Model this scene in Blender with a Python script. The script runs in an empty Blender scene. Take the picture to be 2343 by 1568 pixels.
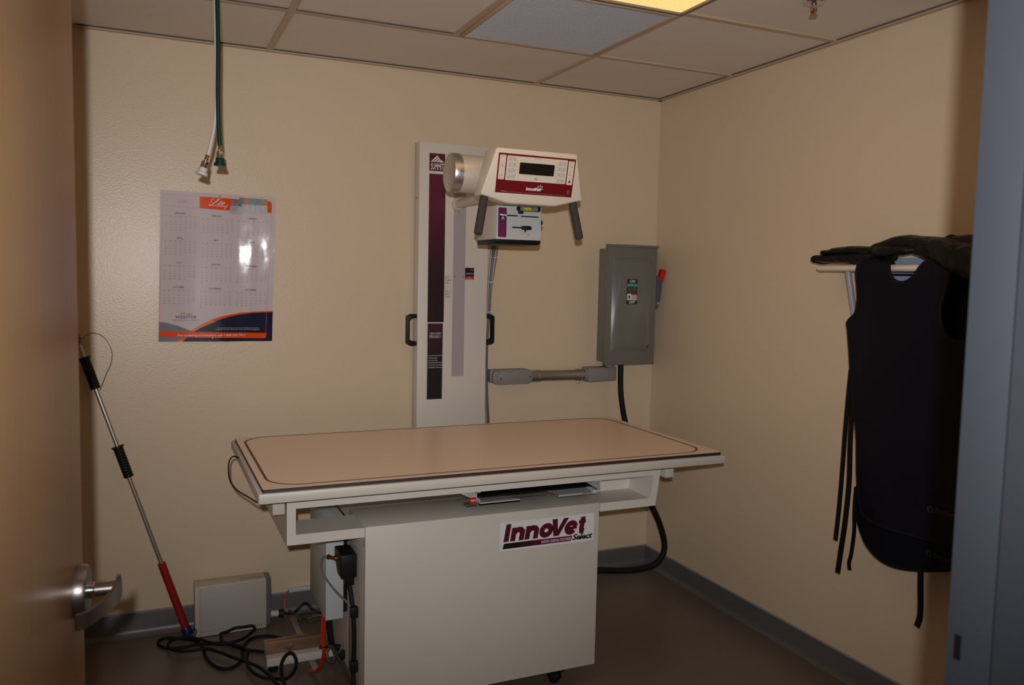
import bpy, bmesh, math, random
from mathutils import Vector as V, Matrix, noise
random.seed(7)
scene = bpy.context.scene
COL = scene.collection
PI = math.pi

# ------------------------------------------------------------------ materials
def srgb(r, g, b):
    f = lambda c: (c/255/12.92) if c/255 <= .04045 else ((c/255+.055)/1.055)**2.4
    return (f(r), f(g), f(b), 1)

def mat(name, rgb, rough=.5, metal=0., spec=.5, var=.04, vscale=8., bump=0., bscale=200., bdist=.001, coat=0., bdetail=2.):
    m = bpy.data.materials.new(name); m.use_nodes = True
    nt = m.node_tree; N = nt.nodes; L = nt.links
    p = N['Principled BSDF']
    c = srgb(*rgb)
    p.inputs['Roughness'].default_value = rough
    p.inputs['Metallic'].default_value = metal
    p.inputs['Specular IOR Level'].default_value = spec
    p.inputs['Coat Weight'].default_value = coat
    tc = N.new('ShaderNodeTexCoord')
    nz = N.new('ShaderNodeTexNoise'); nz.inputs['Scale'].default_value = vscale; nz.inputs['Detail'].default_value = 3
    L.new(tc.outputs['Object'], nz.inputs['Vector'])
    mx = N.new('ShaderNodeMix'); mx.data_type = 'RGBA'
    mx.inputs[6].default_value = tuple(x*(1-var) for x in c[:3])+(1,)
    mx.inputs[7].default_value = tuple(min(1, x*(1+var)) for x in c[:3])+(1,)
    L.new(nz.outputs['Fac'], mx.inputs[0]); L.new(mx.outputs[2], p.inputs['Base Color'])
    if bump > 0:
        n2 = N.new('ShaderNodeTexNoise'); n2.inputs['Scale'].default_value = bscale; n2.inputs['Detail'].default_value = bdetail
        L.new(tc.outputs['Object'], n2.inputs['Vector'])
        b = N.new('ShaderNodeBump'); b.inputs['Strength'].default_value = bump; b.inputs['Distance'].default_value = bdist
        L.new(n2.outputs['Fac'], b.inputs['Height']); L.new(b.outputs['Normal'], p.inputs['Normal'])
    return m

def floor_mat(name, rgb, speck, rough):
    m = mat(name, rgb, rough, var=.10, vscale=3)
    nt = m.node_tree; N = nt.nodes; L = nt.links; p = N['Principled BSDF']
    src = p.inputs['Base Color'].links[0].from_socket
    tc = N.new('ShaderNodeTexCoord')
    vo = N.new('ShaderNodeTexVoronoi'); vo.inputs['Scale'].default_value = 130
    L.new(tc.outputs['Object'], vo.inputs['Vector'])
    lt = N.new('ShaderNodeMath'); lt.operation = 'LESS_THAN'; lt.inputs[1].default_value = .11
    L.new(vo.outputs['Distance'], lt.inputs[0])
    nz = N.new('ShaderNodeTexNoise'); nz.inputs['Scale'].default_value = 45
    L.new(tc.outputs['Object'], nz.inputs['Vector'])
    gt = N.new('ShaderNodeMath'); gt.operation = 'GREATER_THAN'; gt.inputs[1].default_value = .56
    L.new(nz.outputs['Fac'], gt.inputs[0])
    mu = N.new('ShaderNodeMath'); mu.operation = 'MULTIPLY'
    L.new(lt.outputs[0], mu.inputs[0]); L.new(gt.outputs[0], mu.inputs[1])
    mx = N.new('ShaderNodeMix'); mx.data_type = 'RGBA'
    L.new(mu.outputs[0], mx.inputs[0]); L.new(src, mx.inputs[6]); mx.inputs[7].default_value = srgb(*speck)
    L.new(mx.outputs[2], p.inputs['Base Color'])
    return m

def wood_mat(name, a, b):
    m = mat(name, a, .34, var=0, spec=.45)
    nt = m.node_tree; N = nt.nodes; L = nt.links; p = N['Principled BSDF']
    tc = N.new('ShaderNodeTexCoord'); mp = N.new('ShaderNodeMapping'); mp.inputs['Scale'].default_value = (26, 26, 1.2)
    L.new(tc.outputs['Object'], mp.inputs['Vector'])
    nz = N.new('ShaderNodeTexNoise'); nz.inputs['Scale'].default_value = 2.2; nz.inputs['Detail'].default_value = 5; nz.inputs['Distortion'].default_value = .4
    L.new(mp.outputs[0], nz.inputs['Vector'])
    cr = N.new('ShaderNodeValToRGB')
    cr.color_ramp.elements[0].position = .3; cr.color_ramp.elements[0].color = srgb(*a)
    cr.color_ramp.elements[1].position = .7; cr.color_ramp.elements[1].color = srgb(*b)
    L.new(nz.outputs['Fac'], cr.inputs[0]); L.new(cr.outputs[0], p.inputs['Base Color'])
    return m

def emit_mat(name, rgb, strength):
    m = bpy.data.materials.new(name); m.use_nodes = True
    nt = m.node_tree; N = nt.nodes; L = nt.links
    for n in list(N): N.remove(n)
    e = N.new('ShaderNodeEmission'); e.inputs['Strength'].default_value = strength
    tc = N.new('ShaderNodeTexCoord'); vo = N.new('ShaderNodeTexVoronoi'); vo.inputs['Scale'].default_value = 110
    L.new(tc.outputs['Object'], vo.inputs['Vector'])
    mx = N.new('ShaderNodeMix'); mx.data_type = 'RGBA'
    mx.inputs[6].default_value = rgb+(1,); mx.inputs[7].default_value = tuple(c*.8 for c in rgb)+(1,)
    L.new(vo.outputs['Distance'], mx.inputs[0]); L.new(mx.outputs[2], e.inputs['Color'])
    o = N.new('ShaderNodeOutputMaterial'); L.new(e.outputs[0], o.inputs[0])
    return m

def fade_mat(name, stops, z0, z1):
    m = mat(name, stops[0][1], .4, var=0)
    nt = m.node_tree; N = nt.nodes; L = nt.links; p = N['Principled BSDF']
    tc = N.new('ShaderNodeTexCoord'); sp = N.new('ShaderNodeSeparateXYZ'); mr = N.new('ShaderNodeMapRange'); cr = N.new('ShaderNodeValToRGB')
    mr.inputs['From Min'].default_value = z0; mr.inputs['From Max'].default_value = z1
    L.new(tc.outputs['Object'], sp.inputs[0]); L.new(sp.outputs['Z'], mr.inputs['Value']); L.new(mr.outputs[0], cr.inputs[0])
    e = cr.color_ramp.elements
    while len(e) < len(stops): e.new(.5)
    for el, (pos, c) in zip(e, stops): el.position = pos; el.color = srgb(*c)
    L.new(cr.outputs[0], p.inputs['Base Color'])
    return m

def glass_mat(name, rgb):
    m = mat(name, rgb, .08, spec=.6, var=.01)
    m.node_tree.nodes['Principled BSDF'].inputs['Transmission Weight'].default_value = .85
    return m

M = {}
M['wall'] = mat('cream_orange_peel_paint', (215, 194, 165), .34, spec=.5, var=.02, vscale=3, bump=.5, bscale=165, bdist=.0010, bdetail=1.5)
M['ceil'] = mat('ceiling_tile', (226, 215, 202), .9, spec=.1, var=.03, vscale=14, bump=.25, bscale=260, bdist=.001)
M['grid'] = mat('tan_grid_paint', (190, 164, 138), .5, var=.02)
M['gap'] = mat('dark_gap', (84, 78, 76), .8, var=.02)
M['floor'] = floor_mat('speckled_vinyl_floor', (106, 93, 84), (170, 140, 110), .33)
M['base'] = floor_mat('speckled_cove_base', (92, 90, 88), (190, 185, 180), .38)
M['cap'] = mat('cove_cap', (140, 137, 136), .35)
M['wood'] = wood_mat('maple_veneer', (166, 125, 82), (174, 133, 90))
M['wood_edge'] = wood_mat('maple_edge', (170, 125, 85), (185, 140, 98))
M['frame'] = mat('grey_blue_frame_paint', (54, 58, 65), .5, var=.05, vscale=5)
M['white'] = mat('white_powder_coat', (201, 193, 180), .42, var=.015)
M['grey_white'] = mat('light_grey_enamel', (212, 204, 193), .4, var=.015)
M['lightgrey'] = mat('pale_grey_panel', (186, 188, 186), .42, var=.01)
M['console'] = mat('cream_console_plastic', (226, 214, 196), .45, var=.01)
M['laminate'] = mat('peach_laminate', (234, 207, 183), .34, var=.02, vscale=5)
M['dark_edge'] = mat('dark_phenolic_edge', (52, 40, 38), .5, var=.05)
M['groove'] = mat('groove_dark', (74, 54, 48), .6, var=.05)
M['maroon'] = mat('maroon_print', (84, 16, 34), .4, var=.02)
M['maroon2'] = mat('console_maroon_print', (112, 8, 15), .4, var=.02)
M['purple'] = mat('plum_print', (102, 30, 72), .4, var=.02)
M['darkplum'] = mat('dark_plum_print', (48, 20, 32), .4, var=.02)
M['black_print'] = mat('black_print', (24, 23, 24), .4, var=.03)
M['white_print'] = mat('white_print', (226, 222, 218), .45, var=.01)
M['slot'] = mat('grey_slot_strip', (168, 158, 160), .4, var=.02)
M['alu'] = mat('brushed_aluminium', (190, 185, 184), .33, metal=.9, var=.04, vscale=30)
M['nickel'] = mat('satin_nickel', (128, 118, 112), .33, metal=.95, var=.04, vscale=30)
M['satin'] = mat('satin_chrome', (196, 198, 208), .3, metal=.55, var=.02)
M['chrome'] = mat('chrome', (205, 205, 210), .14, metal=1, var=.02)
M['steel'] = mat('galvanised_steel', (168, 164, 158), .33, metal=.9, var=.08, vscale=20)
M['brass'] = mat('brass', (190, 150, 90), .25, metal=1, var=.04)
M['bracket'] = mat('bronze_bracket', (150, 118, 98), .38, metal=.7, var=.08)
M['tubebody'] = mat('satin_tube_housing', (216, 205, 190), .35, metal=.25, var=.02)
M['black'] = mat('black_plastic', (17, 16, 17), .5, spec=.3, var=.06)
M['rubber'] = mat('black_rubber', (19, 18, 19), .6, spec=.25, var=.08)
M['foam'] = mat('dark_foam_grip', (68, 62, 60), .85, spec=.2, var=.08, vscale=60, bump=.3, bscale=500)
M['lcd'] = mat('lcd_glass', (26, 26, 20), .25, var=.02)
M['box_grey'] = mat('grey_hammer_enamel', (110, 109, 103), .32, var=.03)
M['fit_grey'] = mat('grey_cast_fitting', (134, 128, 126), .5, var=.06, vscale=40)
M['red'] = mat('red_plastic', (190, 20, 24), .4, var=.03)
M['redgrip'] = mat('dark_red_tube', (150, 20, 22), .35, var=.05)
M['bluecap'] = mat('blue_cap', (16, 40, 92), .35, var=.05)
M['handle_grey'] = mat('slate_handle', (74, 82, 92), .45, var=.04)
M['teal'] = mat('teal_print', (30, 140, 140), .4, var=.02)
M['sticker'] = mat('white_sticker', (218, 216, 212), .4, var=.01)
M['navy'] = mat('navy_vinyl', (11, 12, 22), .5, spec=.16, var=.06, vscale=6)
M['binding'] = mat('black_binding', (16, 15, 17), .7, spec=.2, var=.08)
M['glove'] = mat('black_leather', (13, 12, 11), .42, spec=.3, var=.15, vscale=18, bump=.6, bscale=38, bdist=.006)
M['rod'] = mat('ivory_rod', (226, 212, 192), .4, var=.01)
M['paleblue'] = mat('pale_blue_plate', (150, 170, 192), .45, var=.02)
M['green'] = mat('green_hose', (4, 50, 36), .35, spec=.3, var=.05)
M['whitehose'] = mat('white_hose', (205, 196, 196), .35, var=.02)
M['paper'] = mat('calendar_paper', (206, 194, 196), .13, spec=.5, var=.01, coat=.0)
M['lam_edge'] = mat('laminate_margin', (188, 180, 188), .25, spec=.5, var=.01)
M['orange'] = mat('orange_print', (232, 78, 16), .13, var=.01)
M['amber'] = mat('amber_print', (224, 128, 48), .13, var=.01)
M['greyprint'] = mat('grey_print', (128, 124, 136), .13, var=.01)
M['navyprint'] = mat('navy_print', (34, 36, 62), .13, var=.01)
M['textgrey'] = mat('grey_ink', (96, 92, 98), .4, var=.01)
M['textdark'] = mat('dark_ink', (44, 42, 50), .4, var=.01)
M['redline'] = mat('red_ink', (196, 72, 62), .35, var=.01)
M['olive'] = mat('olive_ink', (142, 120, 60), .4, var=.01)
M['pinkprint'] = mat('mauve_print', (150, 110, 130), .4, var=.25, vscale=90)
M['tealprint'] = mat('teal_photo_print', (90, 118, 110), .4, var=.4, vscale=110)
M['rustprint'] = mat('rust_photo_print', (150, 84, 52), .4, var=.4, vscale=110)
M['tanprint'] = mat('tan_photo_print', (140, 108, 72), .4, var=.4, vscale=110)
M['boxprint'] = mat('box_print', (170, 168, 170), .4, var=.03)
M['comp'] = mat('beige_computer_plastic', (196, 184, 168), .5, var=.015)
M['compside'] = mat('beige_painted_side', (184, 175, 165), .45, var=.015)
M['compgrey'] = mat('computer_grey_plastic', (118, 112, 112), .5, var=.02)
M['orangecord'] = mat('orange_cord', (186, 50, 14), .4, var=.04)
M['greycord'] = mat('grey_cord', (112, 104, 108), .45, var=.04)
M['taupecord'] = mat('taupe_cord', (62, 54, 48), .45, var=.04)
M['cable1'] = mat('beige_grey_cable', (150, 140, 126), .4, var=.04)
M['cable2'] = mat('dark_grey_cable', (84, 76, 70), .4, var=.04)
M['strap'] = mat('floor_strap', (168, 152, 140), .5, var=.04)
M['raceway'] = mat('white_raceway', (190, 188, 190), .4, var=.02)
M['louver'] = mat('louver_white', (200, 204, 213), .5, var=.02)
M['louver_gap'] = mat('louver_shadow', (110, 106, 108), .7, var=.02)
M['lampframe'] = mat('fixture_frame', (120, 118, 114), .4, metal=.3, var=.02)
M['light'] = emit_mat('prismatic_lens', (1.0, .57, .21), 1.42)
M['vial'] = glass_mat('level_vial', (214, 205, 20))
M['vial'].node_tree.nodes['Principled BSDF'].inputs['Transmission Weight'].default_value = .2
M['glassclear'] = glass_mat('clear_vial', (230, 230, 225))
M['bulb'] = glass_mat('red_glass_bulb', (190, 40, 30))
M['labelfilm'] = mat('label_film', (206, 203, 194), .25, var=.02)
M['eklred'] = mat('sticker_red', (190, 24, 30), .4, var=.02)
M['keypad'] = mat('keypad_print', (206, 198, 188), .45, var=.01)
M['fade'] = fade_mat('maroon_to_plum_print', [(0, (34, 17, 25)), (.35, (44, 16, 26)), (.75, (82, 17, 38)), (1, (92, 18, 42))], 1.29, 1.95)
M['fade2'] = fade_mat('plum_to_black_print', [(0, (16, 16, 17)), (.4, (20, 16, 18)), (.7, (46, 19, 28)), (1, (62, 24, 38))], .94, 1.29)
M['gold'] = mat('gold_ink', (66, 50, 38), .5, var=.02)
M['bluegrey_ink'] = mat('blue_grey_ink', (26, 38, 46), .5, var=.02)

# ------------------------------------------------------------------ builder
_glyph = {}
def glyph_mesh(s, shear, bold, space=1.):
    k = (s, round(shear, 3), round(bold, 4), space)
    if k not in _glyph:
        cu = bpy.data.curves.new('t', 'FONT'); cu.body = s; cu.size = 1; cu.shear = shear; cu.offset = bold; cu.space_character = space
        cu.resolution_u = 2; cu.fill_mode = 'FRONT'
        ob = bpy.data.objects.new('t', cu); COL.objects.link(ob)
        dg = bpy.context.evaluated_depsgraph_get()
        me = ob.evaluated_get(dg).to_mesh()
        vs = [(v.co.x, v.co.y) for v in me.vertices]; fs = [tuple(p.vertices) for p in me.polygons]
        bpy.data.objects.remove(ob); bpy.data.curves.remove(cu)
        _glyph[k] = (vs, fs)
    return _glyph[k]

class B:
    def __init__(s): s.bm = bmesh.new(); s.m = []
    def mi(s, m):
        if m not in s.m: s.m.append(m)
        return s.m.index(m)
    def add(s, t, m, bev=0, seg=2):
        if bev > 0: bmesh.ops.bevel(t, geom=list(t.edges), offset=bev, segments=seg, profile=.5, affect='EDGES', clamp_overlap=True)
        bmesh.ops.recalc_face_normals(t, faces=list(t.faces))
        k = s.mi(m)
        for f in t.faces: f.material_index = k
        me = bpy.data.meshes.new('tmp'); t.to_mesh(me); t.free(); s.bm.from_mesh(me); bpy.data.meshes.remove(me)
        return s
    def box(s, x0, x1, y0, y1, z0, z1, m, bev=0, seg=2):
        t = bmesh.new(); bmesh.ops.create_cube(t, size=1)
        for v in t.verts: v.co = V(((x0+x1)/2+v.co.x*(x1-x0), (y0+y1)/2+v.co.y*(y1-y0), (z0+z1)/2+v.co.z*(z1-z0)))
        return s.add(t, m, bev, seg)
    def hexa(s, pts, m, bev=0, seg=2):           # 8 points: bottom loop 4, top loop 4
        t = bmesh.new(); vs = [t.verts.new(p) for p in pts]
        for f in ((0,1,2,3),(4,5,6,7),(0,1,5,4),(1,2,6,5),(2,3,7,6),(3,0,4,7)): t.faces.new([vs[i] for i in f])
        return s.add(t, m, bev, seg)
    def loft(s, la, lb, m, bev=0, seg=2, cap=True):
        t = bmesh.new(); a = [t.verts.new(p) for p in la]; b = [t.verts.new(p) for p in lb]; n = len(a)
        if cap: t.faces.new(a); t.faces.new(b[::-1])
        for i in range(n): t.faces.new((a[i], a[(i+1)%n], b[(i+1)%n], b[i]))
        return s.add(t, m, bev, seg)
    def prism(s, poly, fn, d0, d1, m, bev=0, seg=2):   # poly in 2D, fn(u,v,d)->point
        return s.loft([fn(u, v, d0) for u, v in poly], [fn(u, v, d1) for u, v in poly], m, bev, seg)
    def rings(s, rings, m, cap=True, closed=False):
        t = bmesh.new(); R = [[t.verts.new(p) for p in r] for r in rings]; n = len(R[0])
        for i in range(len(R)-(0 if closed else 1)):
            a, b = R[i], R[(i+1)%len(R)]
            for j in range(n): t.faces.new((a[j], a[(j+1)%n], b[(j+1)%n], b[j]))
        if cap and not closed: t.faces.new(R[0][::-1]); t.faces.new(R[-1])
        return s.add(t, m)
    def lathe(s, prof, o, ax, m, seg=32):        # prof [(radius, height along axis)]
        o = V(o); ax = V(ax).normalized(); a = ax.orthogonal().normalized(); b = ax.cross(a)
        return s.rings([[o+ax*h+(a*math.cos(2*PI*j/seg)+b*math.sin(2*PI*j/seg))*max(r, 1e-4) for j in range(seg)] for r, h in prof], m)
    def cyl(s, p0, p1, r, m, seg=24, r1=None, ch=0):
        p0, p1 = V(p0), V(p1); h = (p1-p0).length; r1 = r if r1 is None else r1
        pr = [(r-ch, 0), (r, ch), (r1, h-ch), (r1-ch, h)] if ch else [(r, 0), (r1, h)]
        return s.lathe(pr, p0, p1-p0, m, seg)
    def tube(s, pts, r, m, seg=10, sub=6, closed=False, flat=None):
        pts = [V(p) for p in pts]
        if sub > 1: pts = catmull(pts, sub, closed)
        n = len(pts); rings = []; up = None
        for i, p in enumerate(pts):
            a = pts[i-1] if (i or closed) else p; c = pts[(i+1)%n] if (i < n-1 or closed) else p
            t = (c-a).normalized()
            if up is None: up = t.orthogonal().normalized()
            up = (up-t*up.dot(t)).normalized(); sd = t.cross(up)
            rr = r(i/(n-1)) if callable(r) else r
            rings.append([p+(up*math.cos(2*PI*j/seg)+sd*math.sin(2*PI*j/seg))*rr for j in range(seg)])
        return s.rings(rings, m, True, closed)
    def ribbon(s, pts, wdir, w, th, m, sub=6):
        pts = catmull([V(p) for p in pts], sub) if sub > 1 else [V(p) for p in pts]
        rings = []
        for i, p in enumerate(pts):
            t = (pts[min(i+1, len(pts)-1)]-pts[max(i-1, 0)]).normalized()
            wd = V(wdir); wd = (wd-t*wd.dot(t)).normalized(); nn = t.cross(wd); w_ = w(i/(len(pts)-1)) if callable(w) else w
            rings.append([p+wd*w_/2+nn*th/2, p-wd*w_/2+nn*th/2, p-wd*w_/2-nn*th/2, p+wd*w_/2-nn*th/2])
        return s.rings(rings, m)
    def poly(s, pts, m):
        t = bmesh.new(); t.faces.new([t.verts.new(p) for p in pts])
        if len(pts) > 4: bmesh.ops.triangulate(t, faces=list(t.faces), ngon_method='EAR_CLIP')
        k = s.mi(m)
        for f in t.faces: f.material_index = k
        me = bpy.data.meshes.new('tmp'); t.to_mesh(me); t.free(); s.bm.from_mesh(me); bpy.data.meshes.remove(me)
        return s
    def text(s, st, fn, x, y, h, m, align='c', shear=0, bold=0, sx=1., w=None, space=1.):
        """lettering of cap height h; fn(u,v)->3D; (x,y) is the baseline anchor, v up"""
        vs, fs = glyph_mesh(st, shear, bold, space)
        if not vs: return s
        k = h/.72
        x0 = min(v[0] for v in vs); x1 = max(v[0] for v in vs)
        if w: sx = w/((x1-x0)*k)
        off = {'c': (x0+x1)/2, 'l': x0, 'r': x1}[align]
        mi = s.mi(m); bv = [s.bm.verts.new(fn(x+(a-off)*k*sx, y+b*k)) for a, b in vs]
        for f in fs:
            try: ff = s.bm.faces.new([bv[i] for i in f]); ff.material_index = mi
            except ValueError: pass
        return s
    def warp(s, fn):
        for v in s.bm.verts: v.co = fn(v.co)
        return s

def catmull(P, k, closed=False):
    n = len(P); out = []
    if n < 3 and not closed: return [P[0].lerp(P[-1], i/k) for i in range(k+1)]
    for i in range(n if closed else n-1):
        p0 = P[(i-1)%n] if (closed or i) else P[0]*2-P[1]
        p1 = P[i]; p2 = P[(i+1)%n]
        p3 = P[(i+2)%n] if (closed or i+2 < n) else P[-1]*2-P[-2]
        for j in range(k):
            t = j/k
            out.append(.5*((2*p1)+(p2-p0)*t+(2*p0-5*p1+4*p2-p3)*t*t+(3*p1-p0-3*p2+p3)*t**3))
    if not closed: out.append(P[-1].copy())
    return out

ROOT = {}
def build(name, b, parent=None, label=None, cat=None, group=None, kind=None, origin=None, ang=32, smooth=True):
    root = ROOT[parent.name] if parent else (V(origin) if origin else None)
    if root is None:
        zs = [v.co for v in b.bm.verts]
        root = V(((min(c.x for c in zs)+max(c.x for c in zs))/2, (min(c.y for c in zs)+max(c.y for c in zs))/2, min(c.z for c in zs)))
    for v in b.bm.verts: v.co -= root
    me = bpy.data.meshes.new(name); b.bm.to_mesh(me); b.bm.free()
    for m in b.m: me.materials.append(m)
    if smooth:
        me.shade_smooth(); me.set_sharp_from_angle(angle=math.radians(ang))
    o = bpy.data.objects.new(name, me); COL.objects.link(o)
    if parent: o.parent = parent
    else: o.location = root
    ROOT[o.name] = root
    if label: o['label'] = label
    if cat: o['category'] = cat
    if group: o['group'] = group
    if kind: o['kind'] = kind
    return o
def thing(name, loc, label, cat, group=None):
    o = bpy.data.objects.new(name, None); o.empty_display_size = .05; COL.objects.link(o); o.location = loc
    ROOT[o.name] = V(loc); o['label'] = label; o['category'] = cat
    if group: o['group'] = group
    return o
def struct(name, b, **k): return build(name, b, kind='structure', **k)
def rrect(x0, x1, y0, y1, r, n=6):
    out = []
    for cx, cy, a in ((x1-r, y1-r, 0), (x0+r, y1-r, 90), (x0+r, y0+r, 180), (x1-r, y0+r, 270)):
        for i in range(n+1):
            t = math.radians(a+90*i/n); out.append((cx+r*math.cos(t), cy+r*math.sin(t)))
    return out

def stroke(b, pts, w, fn, m, closed=False):
    n = len(pts); out = []
    for i in range(n):
        p = V(pts[i]+(0,)); a = V(pts[i-1]+(0,)) if (i or closed) else None; c = V(pts[(i+1) % n]+(0,)) if (i < n-1 or closed) else None
        d0 = (p-a).normalized() if a is not None else (c-p).normalized(); d1 = (c-p).normalized() if c is not None else d0
        t = (d0+d1).normalized(); k = w/2/max(.45, t.dot(d1)); out.append((p.x-t.y*k, p.y+t.x*k, p.x+t.y*k, p.y-t.x*k))
    for i in range(n if closed else n-1):
        q, r = out[i], out[(i+1) % n]; b.poly([fn(q[0], q[1]), fn(q[2], q[3]), fn(r[2], r[3]), fn(r[0], r[1])], m)
def wordmark(b, fn, u0, v0, k, m, nv):
    """heavy italic lettering InnoVet, k = cap height, about 4.75 k wide"""
    w = .31; xh = .79; lay = [0]
    def f(x, y): return fn(u0+(x+.17*y)*k, v0+y*k)+nv*(.00012*lay[0])
    def S(pts, c=False, w_=None): lay[0] = (lay[0]+1) % 4; stroke(b, pts, w_ or w, f, m, c)
    S([(.155, 0), (.155, 1)])
    for x in (.40, 1.285):
        S([(x+w/2, 0), (x+w/2, xh-.02)])
        S([(x+w/2+.05, .45), (x+.30, .60), (x+.44, xh-w/2), (x+.58, .60), (x+.84-w/2, .46), (x+.84-w/2, 0)] if 0 else [(x+w/2, .40), (x+.27, .585), (x+.42, xh-w/2), (x+.57, .61), (x+.84-w/2, .50), (x+.84-w/2, 0)])
    el = lambda cx, rx, ry, a0, a1, n: [(cx+rx*math.cos(math.radians(a0+(a1-a0)*i/n)), xh/2+ry*math.sin(math.radians(a0+(a1-a0)*i/n))) for i in range(n+1)]
    S(el(2.60, .285, xh/2-w*.42, 0, 360, 20)[:-1], True)
    b.poly([f(2.88, 1), f(3.22, 1), f(3.34, .36), f(3.62, 1), f(3.95, 1), f(3.47, 0), f(3.12, 0)], m)
    S(el(4.20, .27, xh/2-w*.42, 335, 20, 18)[::-1] if 0 else el(4.20, .27, xh/2-w*.42, 8, 322, 20))
    S([(3.98, xh/2-.03), (4.58, xh/2-.03)], False, .15)
    S([(4.90, .96), (4.90, .30), (4.93, w*.42), (5.10, w*.36)]); S([(4.66, xh-.11), (5.12, xh-.11)], False, .2)

# ------------------------------------------------------------------ room shell
H = 2.415; XL = -2.70; YF = -3.01; TH = .14
DL, DR, DH = -2.605, -1.605, 2.12
b = B(); b.box(XL-.1, .1, -4.6, .1, -.08, 0, M['floor']); struct('floor', b)
b = B(); b.box(XL-.1, .1, 0, .1, 0, H, M['wall']); struct('wall_back', b)
b = B(); b.box(0, .1, YF-TH, 0, 0, H, M['wall']); struct('wall_right', b)
b = B(); b.box(XL-.1, XL, YF-TH, 0, 0, H, M['wall']); struct('wall_left', b)
b = B()
b.box(XL, DL-.05, YF-TH, YF, 0, H, M['wall']); b.box(DR+.05, 0, YF-TH, YF, 0, H, M['wall']); b.box(DL-.05, DR+.05, YF-TH, YF, DH+.05, H, M['wall'])
struct('wall_front', b)
# ceiling: tiles slightly recessed above the T-grid
A, D0, T = .715, .574, .6096
b = B(); b.box(XL-.1, .1, YF-TH, .1, H+.004, H+.06, M['ceil']); struct('ceiling', b)
xs = [-A, -A-2*T, -A-4*T]
ys = [-D0-i*T for i in range(4)]
b = B(); w = .012
for y in ys: b.box(XL, 0, y-w, y+w, H-.002, H+.006, M['grid'])
for x in xs:
    if x > XL: b.box(x-w, x+w, YF, 0, H-.0025, H+.006, M['grid'])
b.box(-A-T-w, -A-T+w, -D0-T, -D0, H-.0025, H+.006, M['grid'])
struct('trim_1', b)
b = B()                                            # wall angle, its thin shadow line painted in as dark strips
b.box(XL, 0, -.022, 0, H-.006, H+.004, M['grid']); b.box(-.022, 0, YF, 0, H-.006, H+.004, M['grid'])
b.box(XL, XL+.022, YF, 0, H-.006, H+.004, M['grid'])
b.box(XL+.06, 0, -.0245, -.022, H-.001, H+.004, M['gap']); b.box(-.0245, -.022, YF, -.02, H-.001, H+.004, M['gap'])
b.box(-1.06-1.22+.02, -1.33, -D0-.0145, -D0-.012, H-.001, H+.0045, M['gap'])
struct('trim_2', b)
# coved base
def cove(name, fn, l0, l1):
    b = B(); prof = [(0, .095), (.004, .095), (.006, .088), (.006, .03), (.009, .017), (.016, .007), (.026, .001), (.026, 0), (0, 0)]
    b.loft([fn(l0, d, z) for d, z in prof], [fn(l1, d, z) for d, z in prof], M['base'])
    pc = [(0, .094), (.007, .094), (.0075, .0975), (.005, .1), (0, .1)]
    b.loft([fn(l0, d, z) for d, z in pc], [fn(l1, d, z) for d, z in pc], M['cap'])
    struct(name, b)
cove('baseboard_back', lambda l, d, z: V((l, -d, z)), XL, 0)
cove('baseboard_right', lambda l, d, z: V((-d, l, z)), YF, 0)
cove('baseboard_left', lambda l, d, z: V((XL+d, l, z)), YF, 0)

# door frame (hollow metal, right jamb is in view) and the open door
b = B()
for sx, x in ((1, DR), (-1, DL)):
    f = lambda u: x+sx*u
    def bx(u0, u1, y0, y1, z0, z1): b.box(min(f(u0), f(u1)), max(f(u0), f(u1)), y0, y1, z0, z1, M['frame'], .0015)
    bx(0, .05, YF-.052, YF+.012, 0, DH+.05)             # rabbet
    bx(-.016, .05, YF-TH-.012, YF-.052, 0, DH+.05)        # stop
b.box(DL, DR, YF-.052, YF+.012, DH, DH+.05, M['frame'], .0015); b.box(DL, DR, YF-TH-.012, YF-.052, DH-.016, DH+.05, M['frame'], .0015)
b.box(DR-.0006, DR+.001, YF-.006, YF+.002, 1.09, 1.118, M['black'])
struct('trim_3', b)
hx, hy = -2.600, -2.987; E_ = V((-2.5225, -1.990, 0)); dd = (E_-V((hx, hy, 0))); dl = dd.length; du = dd.normalized(); dn = V((du.y, -du.x, 0))   # dn points to the right, out of the visible face
def dp(l, n, z): p = V((hx, hy, 0))+du*l+dn*n; return V((p.x, p.y, z))
door = bpy.data.objects.new('door_1', None); COL.objects.link(door); door.location = (hx, hy, 0); ROOT['door_1'] = V((hx, hy, 0)); door['kind'] = 'structure'
b = B(); b.hexa([dp(.004, 0, .01), dp(dl, 0, .01), dp(dl, -.044, .01), dp(.004, -.044, .01), dp(.004, 0, DH-.004), dp(dl, 0, DH-.004), dp(dl, -.044, DH-.004), dp(.004, -.044, DH-.004)], M['wood'], .001)
build('door_leaf', b, door)
lz = .95; rl = dl-.078
b = B(); b.lathe([(.044, 0), (.0445, .015), (.042, .0195), (.03, .020)], dp(rl, 0, lz), dn, M['nickel'], 48)
rose = build('rose', b, door, label='brushed metal round rose')
b = B(); b.cyl(dp(rl, .019, lz), dp(rl, .06, lz), .0115, M['nickel'], 28); b.lathe([(.014, 0), (.014, .008), (.011, .01)], dp(rl, .0195, lz), dn, M['chrome'], 28)
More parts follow.
